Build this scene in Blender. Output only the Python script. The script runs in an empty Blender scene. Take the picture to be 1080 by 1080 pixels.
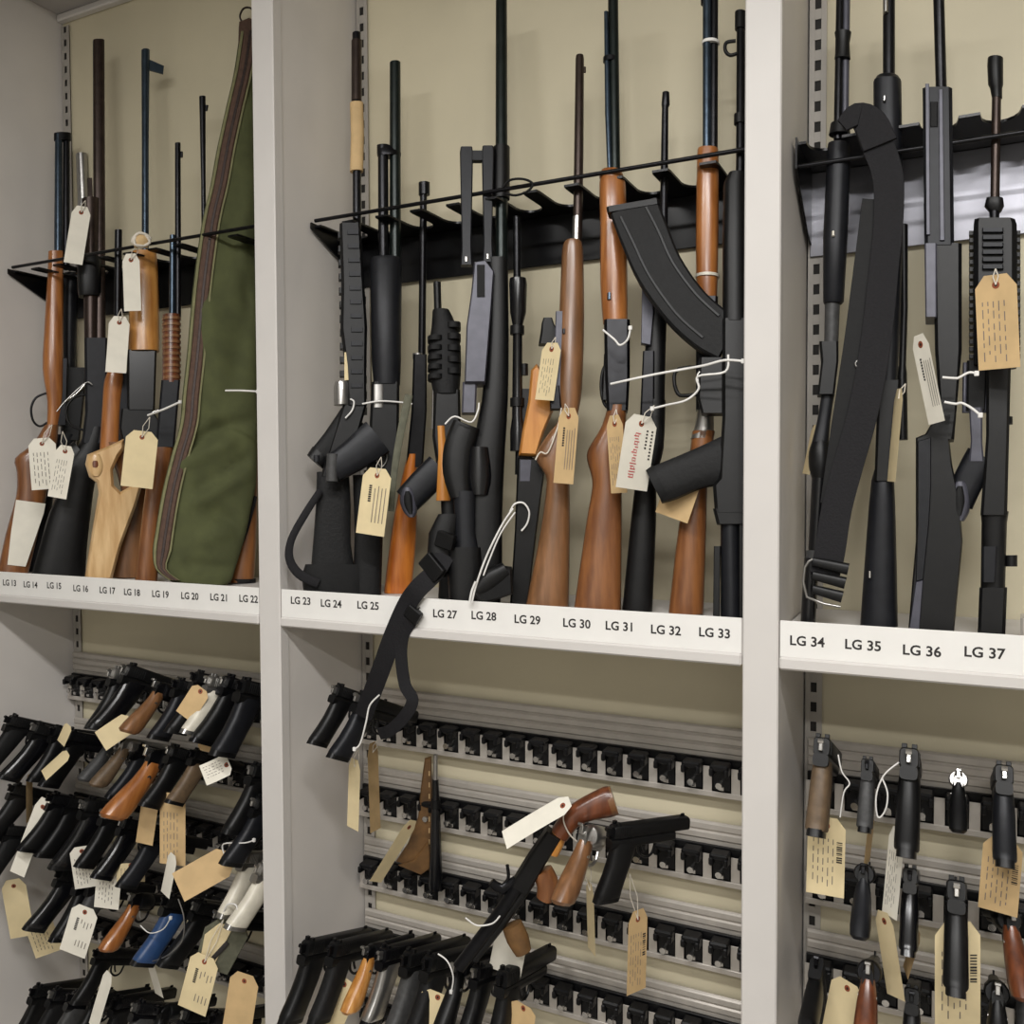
import bpy, math, random
from mathutils import Vector, Matrix, Euler
random.seed(7)
sc = bpy.context.scene
COL = sc.collection

# ------------------------------------------------------------------ camera
FPX = 943.3
YAW, PITCH, ROLL = 0.45836, 0.03288, -0.00417
CAM = Vector((0, 0, 1.5))
Fv = Vector((-math.sin(YAW)*math.cos(PITCH), math.cos(YAW)*math.cos(PITCH), -math.sin(PITCH)))
R0 = Vector((math.cos(YAW), math.sin(YAW), 0)); U0 = R0.cross(Fv)
Rv = R0*math.cos(ROLL)+U0*math.sin(ROLL); Uv = -R0*math.sin(ROLL)+U0*math.cos(ROLL)
cd = bpy.data.cameras.new('camera'); cam = bpy.data.objects.new('camera', cd); COL.objects.link(cam)
cd.sensor_width = 36; cd.sensor_fit = 'HORIZONTAL'; cd.lens = 36*FPX/1080; cd.clip_start = .02
m3 = Matrix((Rv, Uv, -Fv)).transposed()
cam.matrix_world = Matrix.Translation(CAM) @ m3.to_4x4()
sc.camera = cam

# ------------------------------------------------------------------ world, light, exposure
wd = bpy.data.worlds.new('world'); sc.world = wd; wd.use_nodes = True
wd.node_tree.nodes['Background'].inputs[0].default_value = (.9, .93, 1, 1)
wd.node_tree.nodes['Background'].inputs[1].default_value = .05
LAMPS = [(.2, -.28, 1.0, .16, 36), (-.95, -.28, 1.0, .16, 24), (.4, -1.6, 1.0, .16, 44)]  # second lamp added to brighten the left side panel, third added as fill
sc.view_settings.view_transform = 'Standard'; sc.view_settings.look = 'None'
sc.view_settings.exposure = .1; sc.view_settings.gamma = 1; sc.view_settings.use_curve_mapping = False
ROOM_Z = 2.84
for lx, ly, sx, sy, pw in LAMPS:
    ld = bpy.data.lights.new('ceiling_lamp_light', 'AREA'); ld.shape = 'RECTANGLE'; ld.size = sx; ld.size_y = sy
    ld.energy = pw; ld.color = (1, .985, .965)
    lo = bpy.data.objects.new('ceiling_lamp_light', ld); lo.location = (lx, ly, ROOM_Z-.045); COL.objects.link(lo)

# ------------------------------------------------------------------ pixel helpers
D = 1.34                      # cabinet front plane
DB = D+.266                   # cabinet back panel
PITCHX, PW, X0 = .9305, .052, -1.209
ZB, ZT = 1.5-.2746, 1.5-.2027  # shelf lip bottom, card top
ZS = ZT-.015                  # shelf surface
def ray(x, y): return Fv+Rv*((x-540)/FPX)-Uv*((y-540)/FPX)
def at(x, y, Y):
    r = ray(x, y); return CAM+r*((Y-CAM.y)/r.y)
def hitz(x, y, Z):
    r = ray(x, y); return CAM+r*((Z-CAM.z)/r.z)

# ------------------------------------------------------------------ materials
def lin(c):
    return tuple(((v/255)/12.92 if v/255 <= .04045 else ((v/255+.055)/1.055)**2.4) for v in c)+(1,)
MATS = {}
def mat(name, rgb, rough=.5, metal=0., var=.12, scale=30, bump=0., spec=.5, stretch=(1, 1, 1), coat=0., rgb2=None):
    m = bpy.data.materials.new(name); m.use_nodes = True; nt = m.node_tree; b = nt.nodes['Principled BSDF']
    b.inputs['Roughness'].default_value = rough; b.inputs['Metallic'].default_value = metal
    b.inputs['Specular IOR Level'].default_value = spec; b.inputs['Coat Weight'].default_value = coat
    b.inputs['Coat Roughness'].default_value = .15
    tc = nt.nodes.new('ShaderNodeTexCoord'); mp = nt.nodes.new('ShaderNodeMapping'); mp.inputs['Scale'].default_value = stretch
    nz = nt.nodes.new('ShaderNodeTexNoise'); nz.inputs['Scale'].default_value = scale; nz.inputs['Detail'].default_value = 5
    nt.links.new(tc.outputs['Object'], mp.inputs[0]); nt.links.new(mp.outputs[0], nz.inputs['Vector'])
    cr = nt.nodes.new('ShaderNodeValToRGB'); c = lin(rgb)
    c2 = lin(rgb2) if rgb2 else tuple(min(1, v*(1+var)) for v in c[:3])+(1,)
    c1 = c if rgb2 else tuple(v*(1-var) for v in c[:3])+(1,)
    cr.color_ramp.elements[0].position = .35; cr.color_ramp.elements[0].color = c1
    cr.color_ramp.elements[1].position = .68; cr.color_ramp.elements[1].color = c2
    nt.links.new(nz.outputs['Fac'], cr.inputs[0]); nt.links.new(cr.outputs[0], b.inputs['Base Color'])
    if bump:
        bp = nt.nodes.new('ShaderNodeBump'); bp.inputs['Strength'].default_value = bump; bp.inputs['Distance'].default_value = .002
        nt.links.new(nz.outputs['Fac'], bp.inputs['Height']); nt.links.new(bp.outputs[0], b.inputs['Normal'])
    MATS[name] = m; return m
def wood(name, a, b, rough=.32):
    return mat(name, a, rough, 0, 0, 9, .05, .5, (9, 9, 1.1), .25, b)
mat('paint', (208, 204, 200), .45, 0, .02, 8)
mat('panel_paint', (216, 211, 206), .5, 0, .03, 6)
mat('back_paint', (208, 199, 172), .55, 0, .04, 5)
mat('top_paint', (170, 166, 164), .5, 0, .03, 6)
mat('wall_paint', (214, 212, 206), .7, 0, .03, 6)
mat('floor_vinyl', (150, 145, 138), .45, 0, .08, 14)
mat('lamp_body', (225, 225, 225), .4)
mat('rail_paint', (168, 163, 156), .45, .1, .05, 20)
mat('rack_steel', (120, 120, 126), .3, .8, .1, 20)
mat('slot_dark', (28, 25, 22), .7)
mat('zinc', (186, 180, 172), .38, .35, .05, 40)
mat('card', (232, 230, 226), .6, 0, .02, 20)
mat('ink', (38, 34, 34), .6)
mat('faint_ink', (196, 192, 196), .6)
mat('rack_black', (12, 12, 14), .28, 0, .2, 30, spec=.3)
mat('hook_black', (12, 12, 14), .4, 0, .2, 60, spec=.3)
mat('blk', (13, 13, 14), .42, 0, .25, 60, .04, spec=.3)
mat('blk_rough', (15, 15, 16), .62, 0, .25, 160, .35, spec=.3)
mat('blk_gloss', (12, 12, 15), .25, 0, .2, 40)
mat('steel_dark', (26, 26, 29), .3, .65, .2, 60)
mat('steel_blue', (58, 70, 82), .28, .75, .2, 50)
mat('steel_brown', (58, 47, 42), .34, .6, .2, 50)
mat('steel_green', (24, 32, 30), .3, .5, .2, 50)
mat('slate', (76, 76, 86), .42, .25, .12, 60)
mat('slate_dk', (27, 28, 32), .42, .2, .15, 60, spec=.3)
mat('chrome', (205, 203, 200), .2, .95, .08, 40)
mat('nickel', (165, 163, 160), .3, .9, .1, 40)
mat('nylon', (22, 21, 24), .75, 0, .2, 300, .4, spec=.3)
mat('rubber', (10, 10, 11), .65, 0, .2, 120, .2, spec=.3)
wood('wood_orange', (136, 80, 36), (174, 112, 58)); wood('wood_red', (106, 64, 35), (140, 90, 50))
wood('wood_brown', (108, 74, 46), (140, 98, 64)); wood('wood_tan', (170, 112, 50), (204, 148, 80))
wood('wood_blond', (196, 156, 104), (222, 188, 138)); wood('wood_amber', (184, 116, 46), (214, 150, 74))
wood('wood_dark', (84, 44, 26), (122, 68, 40)); wood('wood_bright', (166, 88, 28), (204, 122, 48))
mat('leather', (104, 74, 40), .55, 0, .3, 40, .3)
mat('green_cloth', (74, 78, 46), .9, 0, .16, 22, .4)
mat('green_piping', (120, 118, 84), .85, 0, .12, 60)
mat('zip_tape', (84, 62, 50), .8, 0, .15, 90, .2)
mat('zip_teeth', (54, 42, 38), .5, .3, .3, 200)
mat('manila', (220, 202, 160), .75, 0, .05, 30)
mat('manila_dk', (200, 170, 124), .75, 0, .08, 30)
mat('manila_white', (233, 228, 214), .75, 0, .04, 30)
mat('eyelet', (140, 72, 44), .7)
mat('ink_grey', (122, 112, 104), .8); mat('ink_red', (196, 84, 84), .8)
mat('string', (214, 206, 192), .8)
mat('tie_white', (226, 224, 220), .35)
mat('olive', (92, 92, 76), .7, 0, .15, 80, .2)
mat('blue_grip', (40, 68, 110), .4, 0, .15, 50)
mat('pink', (196, 120, 128), .6)
mat('ivory', (222, 216, 200), .35)
mat('grip_grey', (60, 60, 60), .55, 0, .2, 120, .2)
mat('grip_brown', (96, 78, 58), .55, 0, .2, 80, .2)
mat('glass_lens', (30, 40, 60), .05, 0, .1, 10)
em = bpy.data.materials.new('lamp_glow'); em.use_nodes = True
em.node_tree.nodes['Principled BSDF'].inputs['Emission Color'].default_value = (1, .97, .93, 1)
em.node_tree.nodes['Principled BSDF'].inputs['Emission Strength'].default_value = 3
MATS['lamp_glow'] = em

# ------------------------------------------------------------------ object helpers
def link(name, data, mt=None, parent=None, label=None):
    o = bpy.data.objects.new(name, data); COL.objects.link(o)
    if data is not None and mt is not None: data.materials.append(MATS[mt])
    if parent is not None: o.parent = parent
    if label: o['label'] = label
    return o
def mesh(name, vs, fs, smooth=35):
    me = bpy.data.meshes.new(name); me.from_pydata([tuple(v) for v in vs], [], fs); me.validate(); me.update()
    if smooth:
        me.polygons.foreach_set('use_smooth', [True]*len(me.polygons)); me.set_sharp_from_angle(angle=math.radians(smooth))
    return me
def tag_(o, label, cat, group=None, kind=None):
    if label: o['label'] = label
    if cat: o['category'] = cat
    if group: o['group'] = group
    if kind: o['kind'] = kind
    return o
def thing(name, label, cat, loc, group=None, rot=None):
    o = bpy.data.objects.new(name, None); COL.objects.link(o); o.location = loc; o.empty_display_size = .05
    if rot: o.rotation_euler = rot
    return tag_(o, label, cat, group)
def boxv(x0, x1, y0, y1, z0, z1, c=.0015):
    """chamfered box: 24 verts"""
    vs = []; fs = []
    c = min(c, (x1-x0)*.3, (y1-y0)*.3, (z1-z0)*.3)
    idx = {}
    for sx in (0, 1):
        for sy in (0, 1):
            for sz in (0, 1):
                X, Y, Z = (x0, x1)[sx], (y0, y1)[sy], (z0, z1)[sz]
                ix, iy, iz = (c, -c)[sx], (c, -c)[sy], (c, -c)[sz]
                for ax, p in enumerate(((X, Y+iy, Z+iz), (X+ix, Y, Z+iz), (X+ix, Y+iy, Z))):
                    idx[sx, sy, sz, ax] = len(vs); vs.append(p)
    for s in (0, 1):
        q = [(s, 0, 0, 0), (s, 1, 0, 0), (s, 1, 1, 0), (s, 0, 1, 0)]; q = [idx[k] for k in q]; fs.append(q if s else q[::-1])
        q = [(0, s, 0, 1), (1, s, 0, 1), (1, s, 1, 1), (0, s, 1, 1)]; q = [idx[k] for k in q]; fs.append(q[::-1] if s else q)
        q = [(0, 0, s, 2), (1, 0, s, 2), (1, 1, s, 2), (0, 1, s, 2)]; q = [idx[k] for k in q]; fs.append(q if s else q[::-1])
    for a in (0, 1):
        for b in (0, 1):
            fs.append([idx[a, b, 0, 0], idx[a, b, 1, 0], idx[a, b, 1, 1], idx[a, b, 0, 1]])
            fs.append([idx[a, 0, b, 0], idx[a, 1, b, 0], idx[a, 1, b, 2], idx[a, 0, b, 2]])
            fs.append([idx[0, a, b, 1], idx[1, a, b, 1], idx[1, a, b, 2], idx[0, a, b, 2]])
            for c_ in (0, 1): fs.append([idx[a, b, c_, 0], idx[a, b, c_, 1], idx[a, b, c_, 2]])
    return vs, fs
def join(*parts):
    vs, fs = [], []
    for v, f in parts:
        n = len(vs); vs += list(v); fs += [[i+n for i in q] for q in f]
    return vs, fs
def fixn(me):
    import bmesh
    bm = bmesh.new(); bm.from_mesh(me); bmesh.ops.recalc_face_normals(bm, faces=bm.faces); bm.to_mesh(me); bm.free(); return me
def solid(name, vf, mt, parent=None, smooth=35, off=(0, 0, 0)):
    vs = [(v[0]-off[0], v[1]-off[1], v[2]-off[2]) for v in vf[0]]
    return link(name, fixn(mesh(name, vs, vf[1], smooth)), mt, parent)
def rings(rs, closed_caps=True):
    n = len(rs[0]); vs = [p for r in rs for p in r]; fs = []
    for i in range(len(rs)-1):
        for j in range(n):
            k = (j+1) % n; fs.append([i*n+j, i*n+k, (i+1)*n+k, (i+1)*n+j])
    if closed_caps:
        fs.append(list(range(n))[::-1]); fs.append([(len(rs)-1)*n+j for j in range(n)])
    return vs, fs
def section(c, a, b, e, n=14):
    """a, b half vectors; e 2 = ellipse, bigger = boxier, 'b' = chamfered box"""
    if e == 'b':
        k = .22 if a.length < b.length else .22
        ca = min(.35, .25*min(a.length, b.length)/max(a.length, 1e-6)); cb = min(.35, .25*min(a.length, b.length)/max(b.length, 1e-6))
        pts = [(1, 1-cb), (1-ca, 1), (-1+ca, 1), (-1, 1-cb), (-1, -1+cb), (-1+ca, -1), (1-ca, -1), (1, -1+cb)]
        return [c+a*u+b*v for u, v in pts]
    out = []
    for i in range(n):
        t = 2*math.pi*i/n; cu, su = math.cos(t), math.sin(t)
        out.append(c+a*math.copysign(abs(cu)**(2/e), cu)+b*math.copysign(abs(su)**(2/e), su))
    return out
def crom(pts, s):
    if s <= 1 or len(pts) < 3: return [tuple(p) for p in pts]
    out = []
    for i in range(len(pts)-1):
        p0 = pts[max(i-1, 0)]; p1 = pts[i]; p2 = pts[i+1]; p3 = pts[min(i+2, len(pts)-1)]
        for k in range(s):
            t = k/s
            out.append(tuple(.5*((2*b)+(c-a)*t+(2*a-5*b+4*c-d)*t*t+(-a+3*b-3*c+d)*t**3) for a, b, c, d in zip(p0, p1, p2, p3)))
    out.append(tuple(pts[-1])); return out
def tubev(pts, r, n=8, cap=True):
    pts = [Vector(p) for p in pts]; rs = []; prev = None
    for i, p in enumerate(pts):
        t = (pts[min(i+1, len(pts)-1)]-pts[max(i-1, 0)]); t = t.normalized() if t.length > 1e-9 else Vector((0, 0, 1))
        if prev is None: prev = t.orthogonal().normalized()
        u = (prev-t*prev.dot(t)); u = u.normalized() if u.length > 1e-6 else t.orthogonal().normalized(); prev = u
        v = t.cross(u); rr = r[i] if isinstance(r, (list, tuple)) else r
        rs.append([p+u*rr*math.cos(2*math.pi*j/n)+v*rr*math.sin(2*math.pi*j/n) for j in range(n)])
    return rings(rs)

class Plane:
    """a real upright (slightly leaning) plane that a long item stands in; pixels are carried onto it"""
    def __init__(s, base, Yb, Yr, turn=0.):
        s.B = at(base[0], base[1], Yb)
        lean = (Yr-Yb)/.72
        v = Vector((s.B.x-CAM.x, s.B.y-CAM.y, 0)).normalized()
        h = Vector((v.y, -v.x, 0)); h = Matrix.Rotation(turn, 3, 'Z') @ h
        up = Vector((0, lean, 1)); up = up.normalized()
        s.N = up.cross(h).normalized()
        if s.N.dot(v) < 0: s.N = -s.N
        s.fix = None
    def __call__(s, x, y, o=0.):
        r = ray(x, y); t = (s.B-CAM).dot(s.N)/r.dot(s.N)
        return CAM+r*t+s.N*o

class Item:
    def __init__(s, name, label, cat, base, Yb, Yr, group=None, turn=0., rest=True):
        s.P = Plane(base, Yb, Yr, turn); s.rest = rest; s.parts = []
        s.root = thing(name, label, cat, s.P.B, group); s.minz = 9
    def _add(s, name, vf, mt, smooth, parent, label):
        B = s.root.location
        o = solid(name, vf, mt, parent or s.root, smooth, B)
        if label: o['label'] = label
        s.minz = min([s.minz]+[v[2] for v in vf[0]]); return o
    def strip(s, name, path, mt, th=None, k=1., e=2, o=0., sm=1, parent=None, label=None, hz=False, smooth=40):
        path = crom(path, sm); rs = []
        for i, (x, y, w) in enumerate(path):
            a = path[max(i-1, 0)]; b = path[min(i+1, len(path)-1)]
            tx, ty = b[0]-a[0], b[1]-a[1]; l = math.hypot(tx, ty) or 1
            nx, ny = ((1, 0) if hz else (-ty/l, tx/l))
            A = s.P(x-nx*w/2, y-ny*w/2, o); Bp = s.P(x+nx*w/2, y+ny*w/2, o)
            hv = (Bp-A)/2; t = th if th else hv.length*2*k
            rs.append(section((A+Bp)/2, hv, s.P.N*t/2, e))
        return s._add(name, rings(rs), mt, smooth, parent, label)
    def rows(s, name, rw, mt, **kw):
        kw.setdefault('hz', True)
        return s.strip(name, [((l+r)/2, y, r-l) for y, l, r in rw], mt, **kw)
    def poly(s, name, pts, mt, th=.02, bev=2., o=0., parent=None, label=None, smooth=40):
        n = len(pts); ar = sum(pts[i][0]*pts[(i+1) % n][1]-pts[(i+1) % n][0]*pts[i][1] for i in range(n))
        sg = 1 if ar > 0 else -1; ins = []
        for i in range(n):
            a, b, c = pts[i-1], pts[i], pts[(i+1) % n]
            d1 = Vector((b[0]-a[0], b[1]-a[1])).normalized(); d2 = Vector((c[0]-b[0], c[1]-b[1])).normalized()
            nn = Vector((-d1.y-d2.y, d1.x+d2.x))*sg; nn = nn/max(nn.length_squared, .6)*2 if nn.length else nn
            ins.append((b[0]+nn.x*bev*.6, b[1]+nn.y*bev*.6))
        bm_ = bev/600.
        rs = [[s.P(x, y, o-th/2) for x, y in ins], [s.P(x, y, o-th/2+bm_) for x, y in pts],
              [s.P(x, y, o+th/2-bm_) for x, y in pts], [s.P(x, y, o+th/2) for x, y in ins]]
        return s._add(name, rings(rs), mt, smooth, parent, label)
    def wire(s, name, pts, mt, r=.0012, o=-.02, sm=5, parent=None, label=None, n=7):
        q = [(p[0], p[1], p[2] if len(p) > 2 else o) for p in pts]
        q = crom(q, sm); return s._add(name, tubev([s.P(*p) for p in q], r, n), mt, 60, parent, label)
    def pillow(s, name, rw, mt, th, folds, sm=4, n=40, e=2.7):
        rs = []
        for y, l, r in crom(rw, sm):
            A = s.P(l, y); Bp = s.P(r, y); hv = (Bp-A)/2; t = min(th, hv.length*1.5)
            ring = []
            for i in range(n):
                a = 2*math.pi*i/n; u = math.copysign(abs(math.cos(a))**(2/e), math.cos(a)); v = math.copysign(abs(math.sin(a))**(2/e), math.sin(a))
                p = (A+Bp)/2+hv*u+s.P.N*(t/2*v)
                if v < 0:
                    x = l+(r-l)*(1+u)/2; dz = 0
                    for x0, y0, x1, y1, sg, am in folds:
                        L = math.hypot(x1-x0, y1-y0); q = ((x-x0)*(x1-x0)+(y-y0)*(y1-y0))/L/L; qc = min(1, max(0, q))
                        d = math.hypot(x-x0-(x1-x0)*qc, y-y0-(y1-y0)*qc); dz += am*math.exp(-d*d/2/sg/sg)
                    p = p-s.P.N*dz*(-v)
                ring.append(p)
            rs.append(ring)
        return s._add(name, rings(rs), mt, 80, None, None)
    def done(s):
        if s.rest and s.minz < 9: s.root.location.z += ZS-s.minz
        return s

# ------------------------------------------------------------------ room shell
def struct(name, vf, mt):
    o = solid(name, vf, mt, None, 0); o['kind'] = 'structure'; return o
RX0, RX1, RY0, RY1 = -4.6, 3.2, -2.6, DB+.06
struct('floor', boxv(RX0, RX1, RY0, RY1, -.05, 0), 'floor_vinyl')
struct('ceiling', boxv(RX0, RX1, RY0, RY1, ROOM_Z, ROOM_Z+.05), 'wall_paint')
struct('wall_back', boxv(RX0, RX1, RY1, RY1+.06, 0, ROOM_Z), 'wall_paint')
struct('wall_front', boxv(RX0, RX1, RY0-.06, RY0, 0, ROOM_Z), 'wall_paint')
struct('wall_left', boxv(RX0-.06, RX0, RY0, RY1, 0, ROOM_Z), 'wall_paint')
struct('wall_right', boxv(RX1, RX1+.06, RY0, RY1, 0, ROOM_Z), 'wall_paint')
for i, (lx, ly, sx, sy, pw) in enumerate(LAMPS):
    t = thing('ceiling_lamp', ['white ceiling strip lamp in front of the right bay', 'white fill lamp added at the ceiling in front of the middle bay', 'white fill lamp added at the ceiling farthest from the cabinets'][i], 'lamp', (lx, ly, ROOM_Z-.04), 'ceiling lamps')
    solid('housing', boxv(-sx/2-.03, sx/2+.03, -sy/2-.03, sy/2+.03, .01, .04), 'lamp_body', t)
    solid('diffuser', boxv(-sx/2, sx/2, -sy/2, sy/2, 0, .01), 'lamp_glow', t)

# ------------------------------------------------------------------ cabinets
ZTOP = 2.715
BAYS = ['left', 'middle', 'right']
def rail(xl, z0, z1):
    """slotted upright: ladder plate with real slots, backed by a dark strip painted as their shade"""
    w = .028; y0, y1 = DB-.006, DB-.004; ps = []
    ps.append(boxv(xl, xl+.009, y0, y1, z0, z1, .0002)); ps.append(boxv(xl+.019, xl+w, y0, y1, z0, z1, .0002))
    z = z0
    while z < z1-.03:
        ps.append(boxv(xl+.009, xl+.019, y0, y1, z, z+.017, .0002)); z += .034
    return join(*ps)
for k, nm in enumerate(BAYS):
    xl = X0+(k-1)*PITCHX; xr = xl+PITCHX
    t = thing('steel_cabinet', 'light grey steel cabinet bay, %s of the three' % {'left': 'leftmost', 'middle': 'middle', 'right': 'rightmost'}[nm], 'cabinet', (xl, D, 0), 'steel cabinet bays')
    off = (xl, D, 0)
    for q, xx in enumerate([xl]+([xr] if k == 2 else [])):
        solid('front_post', boxv(xx, xx+PW, D-.004, D+.022, 0, ZTOP+.05, .002), 'paint', t, 35, off)
        solid('side_panel', boxv(xx+.002, xx+PW-.002, D+.02, DB, .02, ZTOP, .001), 'panel_paint', t, 35, off)
    solid('back_panel', boxv(xl+PW, xr, DB, DB+.015, .02, ZTOP, .001), 'back_paint', t, 35, off)
    solid('top_panel', boxv(xl+PW, xr, D+.001, DB, ZTOP-.004, ZTOP+.03, .002), 'top_paint', t, 35, off)
    solid('top_ledge', boxv(xl+PW, xr, DB-.02, DB-.0005, ZTOP-.022, ZTOP-.0045, .003), 'paint', t, 35, off)
    solid('plinth', boxv(xl+PW, xr, D+.001, DB, .02, .1, .002), 'panel_paint', t, 35, off)
    for xx in (xl+PW+.0005, xr-.0285):
        solid('slotted_rail', rail(xx, .1, ZTOP-.03), 'rail_paint', t, 35, off)
        solid('slot_shade_strip', boxv(xx+.003, xx+.025, DB-.0035, DB-.0002, .1, ZTOP-.03, .0003), 'slot_dark', t, 35, off)  # dark strip painted in as the shade seen through the slots

# ------------------------------------------------------------------ shelves with lettered card
def lettering(txt, size, parent, loc, mt='ink'):
    cu = bpy.data.curves.new('lettering', 'FONT'); cu.body = txt; cu.size = size; cu.align_x = 'CENTER'; cu.align_y = 'CENTER'
    cu.offset = size*.022; cu.resolution_u = 3
    tmp = bpy.data.objects.new('tmp', cu); COL.objects.link(tmp)
    dg = bpy.context.evaluated_depsgraph_get(); me = bpy.data.meshes.new_from_object(tmp.evaluated_get(dg))
    bpy.data.objects.remove(tmp); me.materials.clear(); me.name = 'lettering'
    me.transform(Matrix.Rotation(math.pi/2, 4, 'X'))
    o = link('lettering', me, mt, parent); o.location = loc; return o
LET = [[(10, 615, 13), (32, 617, 14), (57, 618, 15), (85, 621, 16), (113, 623, 17), (139, 625, 18), (169, 627, 19), (200, 629, 20), (231, 630.5, 21), (262, 632, 22)],
       [(317, 634, 23), (349, 637, 24), (388, 639, 25), (432, 644, 26), (469, 648, 27), (510, 650, 28), (556, 654, 29), (608, 658, 30), (653.5, 661, 31), (702, 665, 32), (753.5, 668, 33)],
       [(851, 677, 34), (910, 681, 35), (972, 687, 36), (1038, 689, 37)]]
for k, nm in enumerate(BAYS):
    xl = X0+(k-1)*PITCHX+PW+.001; xr = X0+k*PITCHX-.001; off = (xl, D, ZB)
    t = thing('gun_shelf', ['white lettered steel shelf on which the green gun case stands', 'white lettered steel shelf with a black strap hanging over its edge', 'white lettered steel shelf under the railed carbine in the rightmost bay'][k], 'shelf', off, 'gun shelves')
    solid('tray', boxv(xl, xr, D+.006, DB-.007, ZS-.02, ZS, .001), 'paint', t, 35, off)
    solid('front_lip', join(boxv(xl, xr, D-.006, D+.006, ZB, ZB+.019, .003), boxv(xl, xr, D, D+.006, ZB+.015, ZT-.001, .001)), 'paint', t, 35, off)
    cdv = solid('label_card', boxv(xl+.001, xr-.001, D-.0015, D, ZB+.019, ZT, .0004), 'card', t, 35, off)
    for x, y, n in LET[k]:
        p = at(x, y, D-.0018)
        lettering('LG %d' % n, .0195, cdv, (p.x-off[0], p.y-off[1], p.z-off[2]), 'ink')

# ------------------------------------------------------------------ long gun racks
YROD = D+.107
def longrack(k, pxl, pxr, label, zpl=-.012, nn=11, nd=.108):
    a = at(*pxl, YROD); b = at(*pxr, YROD); z = (a.z+b.z)/2
    xl = X0+(k-1)*PITCHX+PW+.004; xr = X0+k*PITCHX-.004
    off = (xl, YROD, z); t = thing('long_gun_rack', label, 'gun rack', off, 'black barrel racks')
    zp = z+zpl
    n = nn; per = (xr-xl)/n; fr = []                           # front edge with U notches
    yt, yn = YROD+.004, YROD+.004+nd
    x = xl
    for i in range(n):
        x0 = xl+i*per; w = per*.62; g = (per-w)/2
        fr += [(x0, yt), (x0+g*.9, yt), (x0+g, yt+.012)]
        for j in range(9):
            th = math.pi*j/8; fr.append((x0+per/2-math.cos(th)*w/2, yn-.03+math.sin(th)*.03))
        fr += [(x0+g+w, yt+.012), (x0+per-g*.9, yt)]
    fr.append((xr, yt)); top = [(p[0], p[1]) for p in fr]+[(xr, DB-.008), (xl, DB-.008)]
    vs = [(p[0], p[1], zp+dz) for dz in (0, .004) for p in top]; m = len(top)
    fs = [list(range(m))[::-1], [m+i for i in range(m)]]+[[i, (i+1) % m, m+(i+1) % m, m+i] for i in range(m)]
    solid('notched_plate', (vs, fs), 'rack_black', t, 30, off)
    solid('back_plate', boxv(xl, xr, DB-.011, DB-.0072, z-.105, zp, .001), 'rack_steel' if k == 2 else 'rack_black', t, 35, off)
    for xx in (xl, xr-.003):
        g = [(YROD-.012, zp+.006), (YROD-.012, min(zp, z)-.006), (DB-.05, z-.075), (DB-.012, z-.085), (DB-.012, zp)]
        vs = [(xx+dx, p[0], p[1]) for dx in (0, .003) for p in g]
        solid('end_bracket', (vs, [[0, 1, 2, 3, 4], [9, 8, 7, 6, 5]]+[[i, (i+1) % 5, 5+(i+1) % 5, 5+i] for i in range(5)]), 'rack_black', t, 35, off)
    solid('locking_rod', tubev([(xl+.003, YROD, z), (xr-.003, YROD, z)], .0037, 10), 'steel_dark', t, 50, off)
    return t
longrack(0, (88, 266), (265, 243), 'black notched barrel rack with locking rod, in the bay of the green gun case')
longrack(1, (430, 215.6), (780, 159.6), 'black notched barrel rack with locking rod, in the middle bay')
longrack(2, (895, 168), (1080, 139), 'black notched barrel rack with locking rod, in the rightmost bay', zpl=.035, nn=11, nd=.045)

# ------------------------------------------------------------------ handgun racks (rail, hooks, pegs)
PER = .0505
hookv = join(boxv(-.017, .017, -.03, 0, .04, .052, .003), boxv(-.017, -.009, -.034, -.012, .032, .046, .002), boxv(.009, .017, -.034, -.012, .032, .046, .002), boxv(-.0155, .0155, -.006, 0, .0, .042, .001))
HOOK = fixn(mesh('hook', *hookv)); HOOK.materials.append(MATS['hook_black'])
pegv = join(tubev([(0, -.006, .016), (0, -.026, .016)], .0038, 8), tubev([(0, -.026, .016), (0, -.031, .016)], [.0058, .0058], 10), boxv(-.005, .005, -.012, -.004, .002, .009, .001))
PEG = fixn(mesh('peg', *pegv)); PEG.materials.append(MATS['chrome'])
YRK = DB-.024
def hrack(k, z, label, top=False):
    xl = X0+(k-1)*PITCHX+PW+.006; xr = X0+k*PITCHX-.006
    off = (xl, YRK, z); t = thing('handgun_rack', label, 'gun rack', off, 'steel handgun racks')
    ps = [boxv(xl, xr, DB-.016, DB-.0072, z+.07+i*.0165, z+.07+i*.0165+.0145, .004) for i in range(3 if top else 2)]
    ps += [boxv(xl, xr, DB-.012, DB-.0072, z+.0, z+(.118 if top else .102), .001), boxv(xl, xr, YRK-.006, DB-.008, z-.002, z+.001, .0008), boxv(xl, xr, YRK-.008, YRK-.004, z-.004, z+.006, .001)]
    n = int((xr-xl)/PER); x0 = xl+((xr-xl)-n*PER)/2
    for i in range(n+1):
        xx = x0+i*PER; ps.append(boxv(max(xl, xx-.008), min(xr, xx+.008), YRK-.006, YRK-.004, z, z+.05, .0005))
    solid('rail', join(*ps), 'zinc', t, 35, off)
    solid('backing_strip', boxv(xl+.001, xr-.001, YRK+.004, DB-.0125, z+.0015, z+.062, .001), 'hook_black', t, 35, off)
    for i in range(n):
        h = bpy.data.objects.new('hook', HOOK); COL.objects.link(h); h.parent = t; h.location = (x0+(i+.5)*PER-xl, .002, .008)
        p = bpy.data.objects.new('peg', PEG); COL.objects.link(p); p.parent = h; p.location = (0, 0, 0)
    return t
ZR = [at(783.8, 841.5-93.3*0, YRK).z, 0, 0, 0, 0]
zstep = ZR[0]-at(783.8, 935, YRK).z
ZR = [ZR[0]-i*zstep for i in range(5)]
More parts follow.
